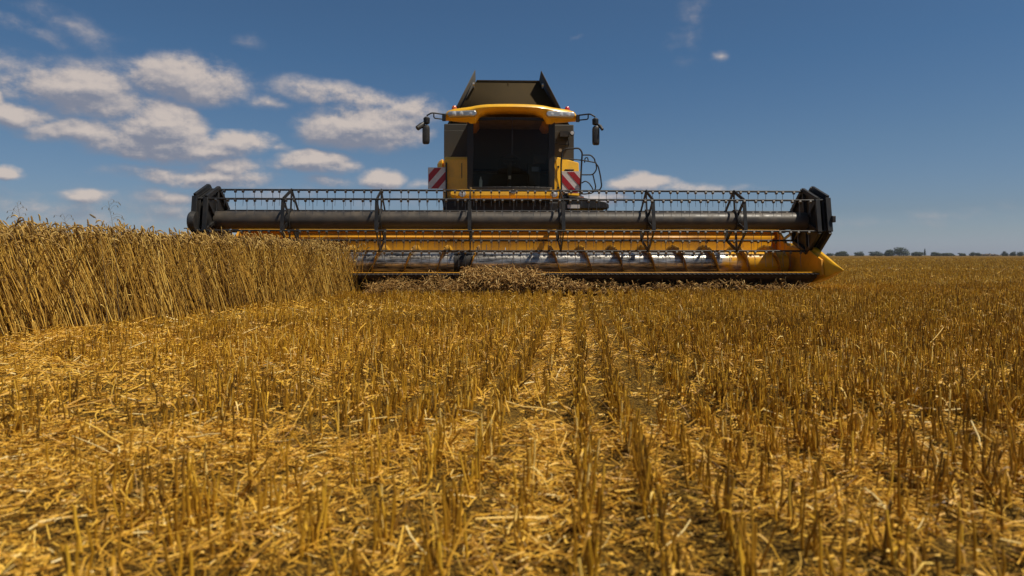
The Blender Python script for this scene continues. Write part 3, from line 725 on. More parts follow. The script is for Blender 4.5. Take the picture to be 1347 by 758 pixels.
def stripes_board(x0, x1, y, z0, z1, up_right, parent):
    b = MB(); b.box(x0-.012, x1+.012, y+.004, y+.022, z0-.012, z1+.012); bd = b.build('warning_board', M['white'], parent, bevel=.003)
    # red diagonal bands clipped to the board
    w, h = x1-x0, z1-z0
    def clip(poly):
        for (ax, s, lim) in ((0, 1, 0), (0, -1, -w), (1, 1, 0), (1, -1, -h)):
            out = []
            for i in range(len(poly)):
                p, q = poly[i], poly[(i+1) % len(poly)]
                dp, dq = s*p[ax]-lim, s*q[ax]-lim
                if dp >= 0: out.append(p)
                if (dp >= 0) != (dq >= 0):
                    t = dp/(dp-dq); out.append((p[0]+(q[0]-p[0])*t, p[1]+(q[1]-p[1])*t))
            poly = out
            if not poly: return poly
        return poly
    m = MB(); bw = .150; d = 1.0
    for k in range(-2, 5):
        c = k*bw*2+.05
        poly = [(c-1, -1.15), (c+bw-1, -1.15), (c+bw+1.3, 1.15*1.3), (c+1.3, 1.15*1.3)]
        if not up_right: poly = [(w-px, pz) for px, pz in poly]
        poly = clip(poly)
        if len(poly) >= 3:
            m.prism([(x0+px, z0+pz) for px, pz in poly], y-.002, y+.0025, 'y')
    m.build('stripe', M['red'], bd)
    return bd

def build_body():
    # ---- cab shell: floor, back wall, pillars
    c = MB()
    c.box(-.84, .84, 2.15, 3.5, 1.98, 2.06)
    c.box(-.84, .84, 3.42, 3.5, 2.06, 3.45)
    c.box(-.84, .84, 2.2, 3.5, 3.44, 3.50)
    cab = c.build('cab', M['interior'], combine)
    pl = MB()
    for s in (-1, 1):
        pl.obox((s*.83, 2.20, 2.0), (s*.83, 2.14, 3.46), .13, .05, up=(0, 1, 0))
        pl.obox((s*.86, 3.46, 2.0), (s*.86, 3.46, 3.46), .08, .08, up=(0, 1, 0))
        pl.box(s*.80 if s > 0 else -.86, .86 if s > 0 else s*.80, 2.2, 3.46, 2.0, 2.10)
    n = 12; arcp = [(.84*math.sin(R(48)*(2*i/n-1))/math.sin(R(48)), 2.02+.17*(1-math.cos(R(48)*(2*i/n-1)))/(1-math.cos(R(48)))) for i in range(n+1)]
    for i in range(n):
        for z in (2.03, 3.43):
            pl.obox((arcp[i][0], arcp[i][1]-.005, z), (arcp[i+1][0], arcp[i+1][1]-.005, z), .03, .06)
    pl.build('cab_frame', M['black'], cab, bevel=.006)
    g = MB()
    rings = []
    for j in range(9):
        t = j/8; z = 2.03+1.40*t; bul = .06*math.sin(math.pi*t)
        rings.append([(x, y-bul*(1-abs(x)/.9), z) for x, y in arcp])
    g.loft(rings, closed=False, smooth=True, caps=False)
    g.build('windscreen', M['glass'], cab)
    for s in (-1, 1):
        q = MB(); q.add([(s*.85, 2.24, 2.1), (s*.85, 3.42, 2.1), (s*.85, 3.42, 3.43), (s*.85, 2.2, 3.43)], [(0, 1, 2, 3)]); q.build('side_window', M['glass'], cab)
    w = MB(); w.tube([(.02, 2.0, 3.40), (.015, 1.955, 3.0)], .006, 6); w.tube([(.02, 1.95, 3.3), (.01, 1.935, 2.7)], .004, 6); w.build('wiper', M['black'], cab)
    st = MB(); st.box(-.27, .27, 2.85, 3.25, 2.42, 2.54); st.loft([[(-.25, 3.18, 2.5), (.25, 3.18, 2.5), (.25, 3.30, 2.5), (-.25, 3.30, 2.5)], [(-.24, 3.24, 2.95), (.24, 3.24, 2.95), (.24, 3.36, 2.95), (-.24, 3.36, 2.95)], [(-.13, 3.27, 3.18), (.13, 3.27, 3.18), (.13, 3.36, 3.18), (-.13, 3.36, 3.18)]])
    st.box(-.18, .18, 2.9, 3.2, 2.06, 2.42); st.build('seat', M['seat'], cab, bevel=.03)
    st = MB(); st.tube([(-.02, 2.42, 2.06), (-.02, 2.52, 2.62)], .045, 10)
    for i in range(24):
        a0, a1 = 2*math.pi*i/24, 2*math.pi*(i+1)/24
        f = lambda a: (-.02+.2*math.cos(a), 2.52+.17*math.sin(a), 2.66-.08*math.sin(a)+0)
        st.tube([f(a0), f(a1)], .016, 6, False)
    st.tube([(-.2, 2.52, 2.66), (.18, 2.52, 2.66)], .014, 6); st.box(-.06, .02, 2.38, 2.42, 2.24, 2.34); st.build('steering_wheel', M['plastic'], cab)
    cs = MB(); cs.box(.38, .62, 2.6, 3.2, 2.06, 2.62); cs.tube([(.5, 2.65, 2.62), (.5, 2.62, 2.80)], .025, 8); cs.build('console', M['plastic'], cab, bevel=.02)
    sc = MB(); sc.box(.46, .72, 2.42, 2.45, 2.58, 2.76); sc.tube([(.6, 2.45, 2.1), (.6, 2.45, 2.6)], .012, 6); sc.build('monitor', M['plastic'], cab, bevel=.008)
    cl = MB(); cl.box(.44, .62, 2.46, 2.49, 2.42, 2.52); cl.build('cloth', M['bluecloth'], cab, bevel=.01)
    lb = MB(); lb.box(-.045, .005, 2.372, 2.379, 2.25, 2.32); lb.build('column_label', M['paper'], cab)
    bt = MB(); bt.lathe([(2.08, .0), (2.08, .035), (2.22, .035), (2.27, .012), (2.30, .012), (2.30, 0)], 12, 'z', (-.62, 2.42, 0)); bt.build('bottle', M['lens'], cab)
    # ---- roof
    S = [(0, 3.69, 3.575, 1.80), (.25, 3.69, 3.57, 1.81), (.48, 3.687, 3.55, 1.84), (.62, 3.68, 3.49, 1.87), (.72, 3.67, 3.35, 1.90), (.82, 3.655, 3.34, 1.93), (.92, 3.645, 3.38, 1.95), (1.15, 3.625, 3.40, 2.0), (1.28, 3.60, 3.42, 2.06), (1.345, 3.56, 3.44, 2.16)]
    S = [(-a, b, c_, d) for a, b, c_, d in S[:0:-1]]+S
    rf = MB()
    rings = []
    for (x, zt, zb, yf) in S:
        h = zt-zb
        yb = 3.55 if abs(x) < .85 else 2.55
        rings.append([(x, yb, zt+.03), (x, yf+.30, zt+.022), (x, yf+.07, zt+.005), (x, yf+.02, zt-.03), (x, yf, zt-.068), (x, yf+.09, zt-.07-(h-.07)*.6), (x, yf+.19, zb), (x, yb, zb+(.0 if abs(x) < .85 else .06))])
    rf.loft(rings, smooth=True)
    roof = rf.build('cab_roof', M['yellow'], combine, bevel=.006)
    for s in (-1, 1):
        lp = MB(); n = 10
        # stadium-shaped lamp cluster let into the roof wing
        def stad(y, sh):
            o = []
            x0, x1, z0, z1 = .70+sh, 1.28-sh, 3.455+sh, 3.565-sh; r = (z1-z0)/2; zc = (z0+z1)/2
            for i in range(n+1):
                a = -math.pi/2+math.pi*i/n; o.append((s*(x1-r+r*math.cos(a)), y+.05, zc+r*math.sin(a)))
            for i in range(n+1):
                a = math.pi/2+math.pi*i/n; o.append((s*(x0+r+r*math.cos(a)), y-.03, zc+r*math.sin(a)))
            return o
        lp.loft([stad(2.05, 0), stad(1.925, 0), stad(1.915, .012)]); pod = lp.build('roof_lamp', M['chrome'], roof)
        for x in (.80, .99, 1.14):
            l = MB(); yy = 1.895+(x-.7)*.13; l.lathe([(yy+.03, .03), (yy, .052), (yy-.008, .048), (yy-.016, .02), (yy-.017, 0)], 20, 'y', (s*x, 0, 3.51))
            l.build('lamp_lens', M['lens'], roof)
        b = MB(); b.lathe([(3.63, .05), (3.66, .055), (3.70, .05), (3.73, .03), (3.74, 0)], 16, 'z', (s*1.16, 2.25, 0)); b.build('beacon', M['amber'] if s < 0 else M['redlens'], roof)
        # mirrors
        a = MB()
        a.box(s*1.33 if s > 0 else -1.40, 1.40 if s > 0 else s*1.33, 2.10, 2.18, 3.40, 3.54)
        ends = [1.38, 1.62, 1.69, 1.72]
        a.tube(arc([(s*1.38, 2.12, 3.53), (s*1.60, 2.0, 3.535), (s*1.70, 1.98, 3.47)]), .016, 8)
        a.tube(arc([(s*1.38, 2.12, 3.43), (s*1.56, 2.02, 3.43), (s*1.56, 2.02, 3.53)]), .014, 8)
        a.lathe([(3.30, .03), (3.32, .062), (3.42, .066), (3.45, .03)], 14, 'z', (s*1.70, 1.98, 0))
        arm = a.build('mirror_arm', M['black'], combine, bevel=.004)
        mi = MB(); o = []
        for z, k in ((2.90, .6), (2.92, .9), (2.96, 1), (3.22, 1), (3.26, .9), (3.285, .6)):
            o.append([(s*(1.715)+dx*k, 1.98+dy*k, z) for dx, dy in ((-.075, .03), (-.06, -.04), (0, -.06), (.06, -.04), (.075, .03), (0, .045))])
        mi.loft(o, smooth=True); mi.build('mirror', M['plastic'], arm)
        ca = MB(); ca.tube([(s*1.74, 1.98, 3.33), (s*1.80, 1.95, 3.27), (s*1.88 if s < 0 else 1.83, 1.90, 3.20)], [.03, .055, .05] if s < 0 else [.02, .035, .03], 10); ca.build('work_lamp', M['plastic'], arm)
    # ---- bumper below the windscreen
    b = MB(); o = []
    for x, sc_ in ((-1.22, .4), (-1.18, .8), (-1.08, 1), (-.72, 1), (-.66, .86), (.72, .86), (.78, 1), (.90, 1), (1.0, .8), (1.02, .4)):
        o.append([(x, 1.98, 1.90+.095*sc_), (x, 1.92, 1.90+.06*sc_), (x, 1.91, 1.90-.04*sc_), (x, 1.95, 1.90-.10*sc_), (x, 2.2, 1.90-.10*sc_), (x, 2.2, 1.90+.10*sc_)])
    b.loft(o); bump = b.build('cab_platform', M['yellow'], combine, bevel=.01)
    for x in (-.98, .86):
        l = MB(); l.lathe([(1.86, .045), (1.86, .062), (1.92, .075), (1.95, .075)], 18, 'y', (x, 0, 1.90)); lo = l.build('headlamp', M['chrome'], bump)
        l = MB(); l.lathe([(1.852, 0), (1.856, .03), (1.866, .052), (1.87, .052)], 18, 'y', (x, 0, 1.90)); l.build('lamp_glass', M['lens'], bump)
    d = MB(); d.lathe([(1.885, 0), (1.887, .04), (1.895, .052), (1.93, .052)], 20, 'y', (.03, 0, 1.935)); d.build('badge', M['steel'], bump)
    # ---- grain tank body
    t = MB(); t.box(-1.43, 1.42, 3.22, 6.6, 2.55, 3.55)
    tank = t.build('grain_tank', M['grey'], combine, bevel=.02)
    t = MB(); t.box(-1.43, -.88, 3.20, 3.217, 2.76, 3.40); t.build('front_panel', M['grey'], tank, bevel=.006)
    t = MB(); t.box(.88, 1.42, 3.20, 3.217, 2.76, 3.40); t.build('front_panel', M['grey'], tank, bevel=.006)
    # hand rails, lamp and round sticker on the right tank panel
    for (x0, x1, z) in ((.93, 1.03, 3.22), (1.10, 1.28, 3.22), (.93, 1.03, 3.13), (1.08, 1.30, 3.09)):
        q = MB(); q.tube([(x0, 3.13, z), (x1, 3.13, z)], .011, 6); q.tube([(x1, 3.13, z), (x1, 3.2, z)], .011, 6); q.build('grab_rail', M['black'], tank)
    q = MB(); q.tube([(1.28, 3.13, 3.22), (1.29, 3.13, 3.09)], .011, 6); q.build('grab_rail', M['black'], tank)
    q = MB(); q.lathe([(3.190, 0), (3.190, .035), (3.2, .035)], 20, 'y', (1.12, 0, 2.98)); q.build('round_sticker', M['paper'], tank)
    q = MB(); q.lathe([(3.02, 0), (3.02, .05), (3.08, .055), (3.14, .03)], 14, 'y', (1.36, 0, 3.33)); q.box(1.10, 1.30, 3.08, 3.2, 3.26, 3.38); q.build('tank_lamp', M['plastic'], tank)
    q = MB(); q.lathe([(3.008, 0), (3.012, .04), (3.02, .04)], 14, 'y', (1.36, 0, 3.33)); q.build('lamp_glass', M['lens'], tank)
    # opened tank covers
    zb, zt = 3.555, 4.765
    f = MB(); f.add([(-1.38, 3.88, zb), (1.38, 3.88, zb), (.73, 4.25, zt), (-.73, 4.25, zt)], [(0, 1, 2, 3)]); ff = f.build('tank_cover', M['tank'], tank, solid=.012)
    f = MB(); f.add([(-1.38, 6.3, zb), (1.38, 6.3, zb), (.73, 5.9, zt), (-.73, 5.9, zt)], [(0, 3, 2, 1)]); f.build('tank_cover', M['tank'], tank, solid=.012)
    for s in (-1, 1):
        f = MB(); f.add([(s*1.415, 3.70, zb), (s*1.415, 6.35, zb), (s*.775, 5.95, 4.72), (s*.765, 4.02, 4.945)], [(0, 1, 2, 3)]); f.build('tank_cover', M['grey'], tank, solid=.014)
        h = MB(); h.lathe([(s*.80, .02), (s*.80, .045), (s*.84, .045), (s*.84, .02)], 12, 'x', (-s*.02, 4.05, 4.62)); h.box(s*.80-.012, s*.80+.012, 4.04, 4.2, 4.56, 4.66); h.build('cover_hinge', M['steel'], tank)
    r = MB(); r.obox((0, 4.03, 3.9), (0, 4.235, 4.74), .03, .012); r.obox((-.73, 4.235, zt-.01), (.73, 4.235, zt-.01), .03, .03); r.build('cover_rib', M['tank'], tank)
    # ---- yellow body panels
    l = MB(); l.loft([[(-1.40, 2.72, 1.62), (-.89, 2.70, 1.62), (-.89, 3.15, 1.62), (-1.40, 3.15, 1.62)], [(-1.40, 2.70, 2.70), (-.89, 2.68, 2.70), (-.89, 3.15, 2.70), (-1.40, 3.15, 2.70)], [(-1.39, 2.76, 2.76), (-.90, 2.74, 2.76), (-.90, 3.15, 2.76), (-1.39, 3.15, 2.76)]])
    side = l.build('body_panel', M['yellow'], combine, bevel=.02)
    q = MB(); q.box(-1.03, -1.015, 2.685, 2.70, 2.3, 2.62); q.build('door_handle', M['black'], side)
    l = MB(); l.loft([[(-1.56, 2.95, 2.45), (-1.44, 2.85, 2.45), (-1.42, 3.2, 2.45), (-1.56, 3.2, 2.45)], [(-1.56, 2.95, 2.62), (-1.44, 2.85, 2.66), (-1.42, 3.2, 2.66), (-1.56, 3.2, 2.62)], [(-1.52, 3.0, 2.71), (-1.44, 2.9, 2.74), (-1.42, 3.2, 2.74), (-1.52, 3.2, 2.71)]]); l.build('body_corner', M['yellow'], combine, bevel=.02)
    # right panel is canted outwards and catches the sun
    l = MB(); l.loft([[(.89, 2.48, 1.95), (1.12, 2.70, 1.95), (1.52, 3.0, 1.95), (1.52, 3.15, 1.95), (.89, 3.15, 1.95)], [(.87, 2.46, 2.74), (1.10, 2.68, 2.74), (1.50, 2.98, 2.68), (1.50, 3.15, 2.68), (.87, 3.15, 2.74)]])
    side2 = l.build('body_panel', M['yellow'], combine, bevel=.02)
    q = MB(); q.box(1.16, 1.36, 2.68, 2.86, 2.47, 2.50); q.build('door_handle', M['black'], side2, bevel=.008)
    for z in (2.08, 2.52):
        q = MB(); q.box(.985, 1.03, 2.54, 2.62, z, z+.03); q.build('latch', M['black'], side2)
    q = MB(); q.tube(arc([(.955, 2.54, 2.06), (.98, 2.55, 2.4), (.96, 2.53, 2.66)]), .012, 6); q.build('panel_rib', M['yellow'], side2)
    stripes_board(-1.72, -1.355, 2.66, 2.08, 2.51, True, combine)
    stripes_board(1.10, 1.49, 2.66, 2.0, 2.44, False, combine)
    q = MB(); q.box(-1.36, -1.33, 2.60, 2.72, 1.75, 2.62); q.build('board_post', M['black'], combine)
    # long side panels, rear hood, chassis, feeder house
    for s in (-1, 1):
        q = MB(); q.loft([[(s*1.38, y, 1.45), (s*1.46, y, 1.6), (s*1.46, y, 2.45), (s*1.40, y, 2.56), (s*1.30, y, 2.56), (s*1.30, y, 1.45)] for y in (3.3, 5.4)]); q.build('side_panel', M['yellow'], combine, bevel=.02)
        q = MB(); q.loft([[(s*1.38, y, 1.25), (s*1.46, y, 1.4), (s*1.46, y, 2.35), (s*1.40, y, 2.46), (s*1.30, y, 2.46), (s*1.30, y, 1.25)] for y in (5.45, 8.3)]); q.build('side_panel', M['grey'], combine, bevel=.02)
    q = MB(); q.loft([[(-1.3, 6.62, 2.4), (1.3, 6.62, 2.4), (1.2, 6.62, 3.5), (-1.2, 6.62, 3.5)], [(-1.25, 8.6, 2.2), (1.25, 8.6, 2.2), (1.1, 8.4, 3.1), (-1.1, 8.4, 3.1)]]); q.build('engine_hood', M['yellow'], combine, bevel=.06)
    q = MB(); q.box(-1.22, 1.22, 2.72, 8.4, 1.2, 2.40); q.box(-1.36, 1.2, 2.55, 3.2, 1.52, 1.78); q.loft([[(-1.36, 2.6, 1.4), (1.0, 2.6, 1.4), (1.0, 2.9, 1.4), (-1.36, 2.9, 1.4)], [(-1.44, 2.6, 1.86), (1.3, 2.6, 1.86), (1.3, 2.9, 1.86), (-1.44, 2.9, 1.86)]]); q.build('chassis', M['black'], combine, bevel=.01)
    q = MB(); q.prism([(1.36, .45), (1.36, 1.10), (2.9, 1.75), (3.2, 1.75), (3.2, 1.0)], -.75, .75); q.build('feeder_house', M['orange_sheet'], combine, bevel=.01)
    q = MB(); q.prism([(8.4, 1.2), (9.1, .9), (9.1, 1.8), (8.4, 2.4)], -.9, .9); q.build('straw_hood', M['grey'], combine, bevel=.02)
    q = MB(); q.tube([(-1.22, 6.62, 3.12), (-1.22, 9.6, 3.25)], .17, 20); q.build('unloading_auger', M['yellow'], combine)
    def wheel(x, y, r, w):
        t = MB(); s = 1 if x > 0 else -1
        t.lathe([(x-w/2, r*.58), (x-w/2, r*.86), (x-w*.40, r*.965), (x-w*.2, r), (x+w*.2, r), (x+w*.40, r*.965), (x+w/2, r*.86), (x+w/2, r*.58)], 40, 'x', (0, y, r))
        for k in range(22):
            a = 2*math.pi*k/22
            for sgn in (-1, 1):
                a2 = a+(.14 if sgn > 0 else 0)
                p = Vector((x+sgn*w*.02, y+r*1.0*math.cos(a2), r+r*1.0*math.sin(a2))); e = Vector((x+sgn*w*.46, y+r*.965*math.cos(a2+.2), r+r*.965*math.sin(a2+.2)))
                t.obox(p, e, .06, .07, up=(0, math.cos(a2), math.sin(a2)))
        rt = empty('wheel', (0, 0, 0), 0, combine)
        t.build('tyre', M['rubber'], rt)
        m = MB(); m.lathe([(x-w*.42, r*.58), (x-w*.30, r*.52), (x+s*w*.1, r*.45), (x+s*w*.12, r*.2), (x+s*w*.3, r*.18), (x+s*w*.3, 0)], 30, 'x', (0, y, r)); m.lathe([(x-w*.46, r*.585), (x+w*.46, r*.585)], 30, 'x', (0, y, r)); m.build('rim', M['yellow'], rt)
    for s in (-1, 1): wheel(s*1.12, 3.75, .84, .62); wheel(s*1.2, 7.7, .6, .45)
    # ---- right-hand platform, ladder and rails
    q = MB(); q.prism([(1.22, 1.66), (1.22, 1.92), (1.45, 1.90), (2.0, 1.80), (2.08, 1.74), (2.08, 1.66)], 2.55, 3.35, 'y'); pf = q.build('platform', M['black'], combine, bevel=.012)
    q = MB(); q.box(1.20, 1.46, 2.535, 2.548, 1.66, 1.735); q.build('number_plate', M['paper'], pf)
    q = MB(); q.box(1.15, 1.42, 2.68, 2.9, 1.80, 1.93)
    for i in range(5): q.box(1.17+i*.05, 1.18+i*.05, 2.665, 2.68, 1.81, 1.92)
    q.build('grille', M['black'], combine, bevel=.004)
    q = MB(); q.box(1.45, 1.56, 2.6, 2.72, 1.82, 1.92); q.build('indicator', M['amber'], combine, bevel=.02)
    q = MB()
    for z in (.55, .85, 1.15, 1.45): q.box(1.75, 2.1, 2.7, 3.2, z, z+.03)
    for y in (2.68, 3.2): q.obox((1.78, y, .5), (1.72, y, 1.72), .05, .03); q.obox((2.1, y, .5), (2.04, y, 1.72), .05, .03)
    q.build('ladder', M['black'], combine)
    def L(px, py, yl):                        # photo position at a known depth -> the machine's own frame
        u = (px-673.5)/900; c, s = math.cos(R(2.1)), math.sin(R(2.1))
        x = (u*(11.8+yl*c)-.06+yl*s)/(c-u*s); Y = 11.8+x*s+yl*c
        return (x, yl, H+(336-py)/900*Y)
    def rail(pts, y, r=.017, y1=None):
        q = MB(); n = len(pts); P = [L(px, py, y+((y1-y)*i/(n-1) if y1 else 0)) for i, (px, py) in enumerate(pts)]
        q.tube(arc(P), r, 8); return q
    rail([(738.5, 258), (738, 215), (740, 196), (762, 195), (766, 201), (765, 215), (763, 258)], 2.42, .018).build('handrail', M['black'], combine)
    rail([(739, 209), (764, 210.5), (783, 214)], 2.44, .013).build('handrail', M['black'], combine)
    rail([(765, 204), (777, 204), (782, 209), (783, 214), (787, 219), (790, 232), (791.5, 245), (789, 250), (784, 250)], 2.6, .015).build('handrail', M['black'], combine)
    rail([(784, 214), (785, 223), (780, 230), (765, 230)], 2.6, .014).build('handrail', M['black'], combine)
    rail([(780, 230), (784, 247), (780, 254), (768, 255.5), (762, 254)], 2.6, .014).build('handrail', M['black'], combine)
    rail([(765, 241), (770, 238), (775, 241), (779, 247), (781, 252)], 2.5, .013).build('handrail', M['black'], combine)
    rail([(769, 214), (769.5, 208), (773, 207), (774, 213)], 2.5, .012).build('handrail', M['black'], combine)
    rail([(722.5, 171), (725, 171), (727, 178), (727, 205), (725, 245)], 2.3, .012).build('handrail', M['black'], combine)
build_body()

# ------------------------------------------------------------------ cut crop bunched on and before the cutter bar
def build_cut():
    n = 5200; x = np.concatenate([rng.uniform(-2.35, -.75, n//3), rng.normal(-.20, .42, n//2).clip(-1.1, .65), rng.uniform(-.8, 1.2, n-n//3-n//2)])
    x = np.concatenate([x, rng.uniform(.9, 4.9, 900)]); n = len(x)
    top = np.where(x < -.8, .33+.06*np.sin(x*9), .46-.26*np.clip((x-.25), 0, 1.0)); top = np.where(x > 1.3, .20+.16*np.clip(fbm(x, x*0, 1.1, 53), 0, 1), top)+.04*fbm(x, x*0, .35, 51)
    y = 11.22+x*.0366+rng.uniform(-.28, .30, n); z = .06+(top-.06)*rng.uniform(0, 1, n)**.75
    z = z*np.clip(1-((y-11.3)/.42)**2*.5, .3, 1)
    L = rng.uniform(.04, .22, n); a = rng.uniform(0, 6.28, n); pt = rng.normal(0, .6, n)
    D = np.stack([np.cos(a)*np.cos(pt), np.sin(a)*np.cos(pt), np.sin(pt)], 1); t = np.linspace(-.5, .5, 4)
    P = np.stack([x, y, z], 1)[:, None]+D[:, None]*(L[:, None]*t)[..., None]; P[:, 1:3] += rng.normal(0, .008, (n, 2, 3)); P[:, :, 2] = P[:, :, 2].clip(.02)
    parts = [polytubes(P, np.repeat(rng.uniform(.002, .0032, n)[:, None], 4, 1), 4, np.clip(rng.normal(.5, .25, n), 0, 1))]
    k = (x > -.9) | (rng.uniform(0, 1, n) < .25); n2 = k.sum()
    T = np.stack([x, y, z], 1)[k]+rng.normal(0, .03, (n2, 3)); D2 = rng.normal(0, 1, (n2, 3)); D2 /= np.linalg.norm(D2, axis=1, keepdims=True)
    E = ear_paths(T, D2, rng.uniform(.06, .09, n2), np.full((n2, 1), 1.0)); E[:, :, 2] = E[:, :, 2].clip(.02)
    parts.append(polytubes(E, EAR_R[None]*rng.uniform(1.0, 1.4, n2)[:, None], 5, np.clip(rng.normal(.5, .28, n2), 0, 1)))
    o = np_mesh('cut_crop', *merge(*parts)[:2], merge(*parts)[2], M['cutcrop'])
    tag(o, 'tangled brown cut wheat bunched in front of the header auger', 'cut crop', kind='stuff')
build_cut()

# ------------------------------------------------------------------ tall weeds above the wheat
def oat(px, py, Y, label, dark=False, kind='oat'):
    X = (px-673.5)/900*Y; Z = H+(336-py)/900*Y
    root = empty('grass_stalk', (X+.10, Y, 0)); tag(root, label, 'grass')
    base = Vector((0, 0, .0)); top = Vector((-.10, 0, Z))
    m = MB(); m.tube([base, Vector((-.02, 0, Z*.5)), Vector((-.07, .01, Z*.85)), top], [.0022, .002, .0015, .001], 6); m.build('stem', M['weedstem'], root)
    s = MB()
    if kind == 'oat':
        for k in range(13):
            t = .80+.2*k/13; p = Vector((-.06-.04*(t-.8)/.2, 0, Z*t)); a = random.uniform(0, 6.28); l = random.uniform(.05, .12)
            q = p+Vector((math.cos(a)*l, math.sin(a)*l, random.uniform(.0, .05))); e = q+Vector((math.cos(a)*.01, 0, -.022))
            s.tube([p, (p+q)/2+Vector((0, 0, .02)), q], .0008, 4, False); s.tube([q, (q+e)/2, e], [.001, .0035, .0008], 5, False)
        s.build('panicle', M['weedstem'], root)
    else:
        d = Vector((-.055, 0, .035)); s.tube([top, top+d*.2, top+d*.8, top+d], [.003, .008, .007, .002], 7); s.build('ear', M['weedstem'], root)
M['weedstem'] = mat('dry_weed', (.16, .12, .06), .8)
oat(142, 264, 6.2, 'feathery wild oat rising highest above the wheat, below a low cloud')
oat(22, 266, 5.9, 'faint wild oat stalk above the wheat near the left edge')
oat(126, 287, 5.9, 'single dark leaning ear standing above the wheat tops', kind='ear')
oat(84, 284, 6.0, 'thin grey grass stalk just left of the dark leaning ear')

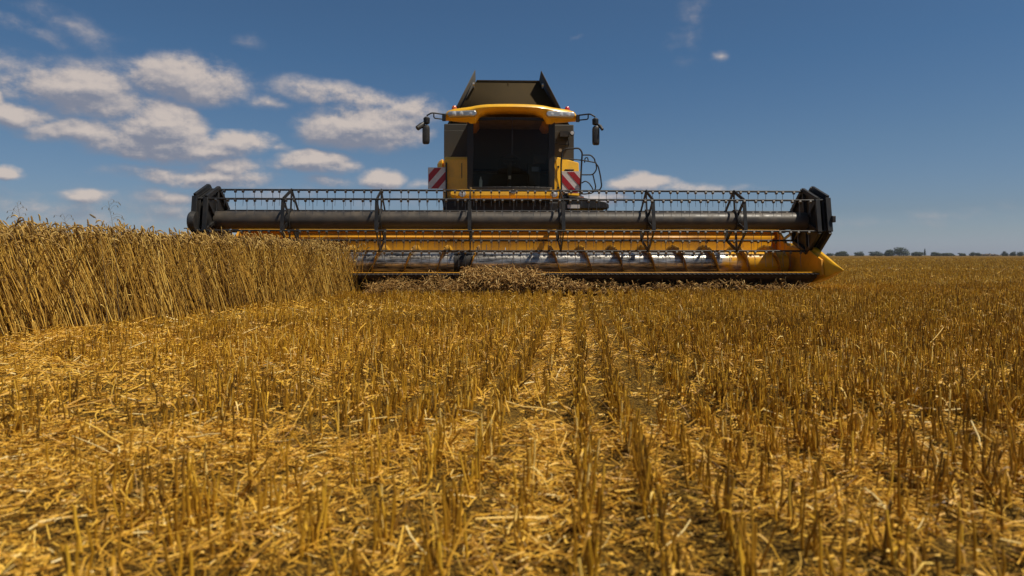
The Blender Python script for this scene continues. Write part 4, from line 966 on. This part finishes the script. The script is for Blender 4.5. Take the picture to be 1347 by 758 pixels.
# ------------------------------------------------------------------ trees on the horizon
def foliage_mat(name, c1, c2):
    m = bpy.data.materials.new(name); m.use_nodes = True; nt = m.node_tree; b = nt.nodes['Principled BSDF']
    at = nt.nodes.new('ShaderNodeAttribute'); at.attribute_name = 'rnd'; mx = nt.nodes.new('ShaderNodeMix'); mx.data_type = 'RGBA'
    nt.links.new(at.outputs['Fac'], mx.inputs['Factor']); mx.inputs['A'].default_value = (*c1, 1); mx.inputs['B'].default_value = (*c2, 1)
    nt.links.new(mx.outputs['Result'], b.inputs['Base Color']); b.inputs['Roughness'].default_value = .8; return m
M['leaf'] = foliage_mat('tree_leaves', (.022, .035, .018), (.065, .085, .035))
M['dryleaf'] = foliage_mat('hedge_leaves', (.12, .08, .05), (.22, .15, .09))
M['bark'] = mat('bark', (.08, .06, .045), .9)
def tree(px, w, h, label, kind='round', D=620, group='trees on the horizon'):
    D = D*random.uniform(.93, 1.08); s = D/900; X = (px-673.5)*s; W = w*s; Ht = h*s+H
    root = empty('tree' if kind != 'hedge' else 'hedge', (X, D, 0)); tag(root, label, 'tree' if kind != 'hedge' else 'hedge', group)
    t = MB(); t.tube([(0, 0, -.2), (.05, 0, Ht*.35), (.1, .1, Ht*.75)], [.32 if Ht > 4 else .2, .22, .05], 8)
    for k in range(4):
        a = k*1.7; t.tube([(.05, 0, Ht*.3), (.05+W*.2*math.cos(a), W*.2*math.sin(a), Ht*.6)], [.12, .04], 6)
    t.build('trunk', M['bark'], root)
    lobes = []
    if kind == 'conifer':
        for k in range(9): lobes.append((0, 0, Ht*(.15+.82*k/9), W*.5*(1-k/9.5), Ht*.08))
    else:
        nl = 9
        for k in range(nl):
            r = random.uniform(.25, .42); lobes.append((random.uniform(-.5, .5)*W*(1-r), random.uniform(-.3, .3)*W, Ht*random.uniform(.25, 1-r*.6), W*r*.8, Ht*r*.7))
        lobes += [(0, 0, Ht*.5, W*.42, Ht*.48), (-W*.2, 0, Ht*.3, W*.28, Ht*.34), (W*.2, 0, Ht*.3, W*.28, Ht*.34)]
    if kind != 'conifer':
        for k in range(5): lobes.append((W*(-.36+.18*k), random.uniform(-.2, .2)*W, Ht*.24, W*.2, Ht*.26))
    n = 1700; li = rng.integers(0, len(lobes), n); Lb = np.array(lobes)[li]
    d = rng.normal(0, 1, (n, 3)); d /= np.linalg.norm(d, axis=1, keepdims=True); rad = rng.uniform(.55, 1.05, n)[:, None]
    C = Lb[:, :3]+d*rad*np.stack([Lb[:, 3], Lb[:, 3], Lb[:, 4]], 1); C[:, 2] = C[:, 2].clip(.15)
    sz = rng.uniform(.14, .36, n)*max(.45, min(1.3, W/8))
    a = rng.normal(0, 1, (n, 3)); a /= np.linalg.norm(a, axis=1, keepdims=True); b = np.cross(a, d); b /= np.linalg.norm(b, axis=1, keepdims=True)+1e-6
    V = np.stack([C-a*sz[:, None]-b*sz[:, None]*.6, C+a*sz[:, None]-b*sz[:, None]*.6, C+a*sz[:, None]*.6+b*sz[:, None], C-a*sz[:, None]*.6+b*sz[:, None]], 1).reshape(-1, 3)
    q = np.arange(n*4).reshape(-1, 4)
    o = np_mesh('crown', V, q, np.repeat(rng.uniform(0, 1, n), 4), M['dryleaf'] if kind == 'hedge' else M['leaf']); o.parent = root
T = [(1091, 10, 3.5, 'small low tree at the left end of the horizon line, by the crop divider tip'),
     (1107, 16, 5.5, 'rounded dark tree nearest right of the crop divider tip'),
     (1130, 11, 5.5, 'compact tree standing alone in the gap left of the wide pale-topped tree'),
     (1153, 18, 5.5, 'wide loose tree left of the knobbly mid-sized tree'),
     (1169, 13, 8.0, 'knobbly mid-sized tree touching the tallest round tree'),
     (1186, 22, 11.5, 'tallest broad round tree on the horizon'),
     (1205.5, 14, 4.8, 'low dome-shaped tree between the tallest tree and the narrow conifer'),
     (1231, 14, 4.5, 'low dark tree just right of the narrow conifer'),
     (1246, 16, 3.2, 'long flat tree clump adjoining the low tree right of the conifer'),
     (1266, 9, 3.0, 'tiny dome tree past the long flat clump'),
     (1279, 7, 4.5, 'small round tree, left one of a close pair'),
     (1287, 7, 4.2, 'small round tree, right one of a close pair'),
     (1322, 9, 5.6, 'round tree right of the pale dry hedge'),
     (1332.5, 8, 5.4, 'middle tree of the three at the right edge'),
     (1342, 8, 6.0, 'rightmost tree of the horizon line at the picture edge')]
for px, w, h, lb in T: tree(px, w, h, lb)
tree(1216.6, 4.4, 9.5, 'narrow pointed conifer on the horizon', 'conifer')
tree(1302, 24, 2.6, 'pale dry hedge low on the horizon', 'hedge', group='hedges on the horizon')

# ------------------------------------------------------------------ summer air between the camera and the far trees
def build_haze():
    b = MB(); b.box(-900, 1150, -60, 760, -1.0, 14)
    m = bpy.data.materials.new('haze_air'); m.use_nodes = True; nt = m.node_tree
    for n in list(nt.nodes): nt.nodes.remove(n)
    out = nt.nodes.new('ShaderNodeOutputMaterial'); v = nt.nodes.new('ShaderNodeVolumePrincipled')
    v.inputs['Color'].default_value = (.72, .80, .92, 1); v.inputs['Density'].default_value = .00013
    nt.links.new(v.outputs[0], out.inputs['Volume'])
    tag(b.build('haze', m), 'thin bluish summer haze over the far field', 'haze', kind='stuff')
build_haze()
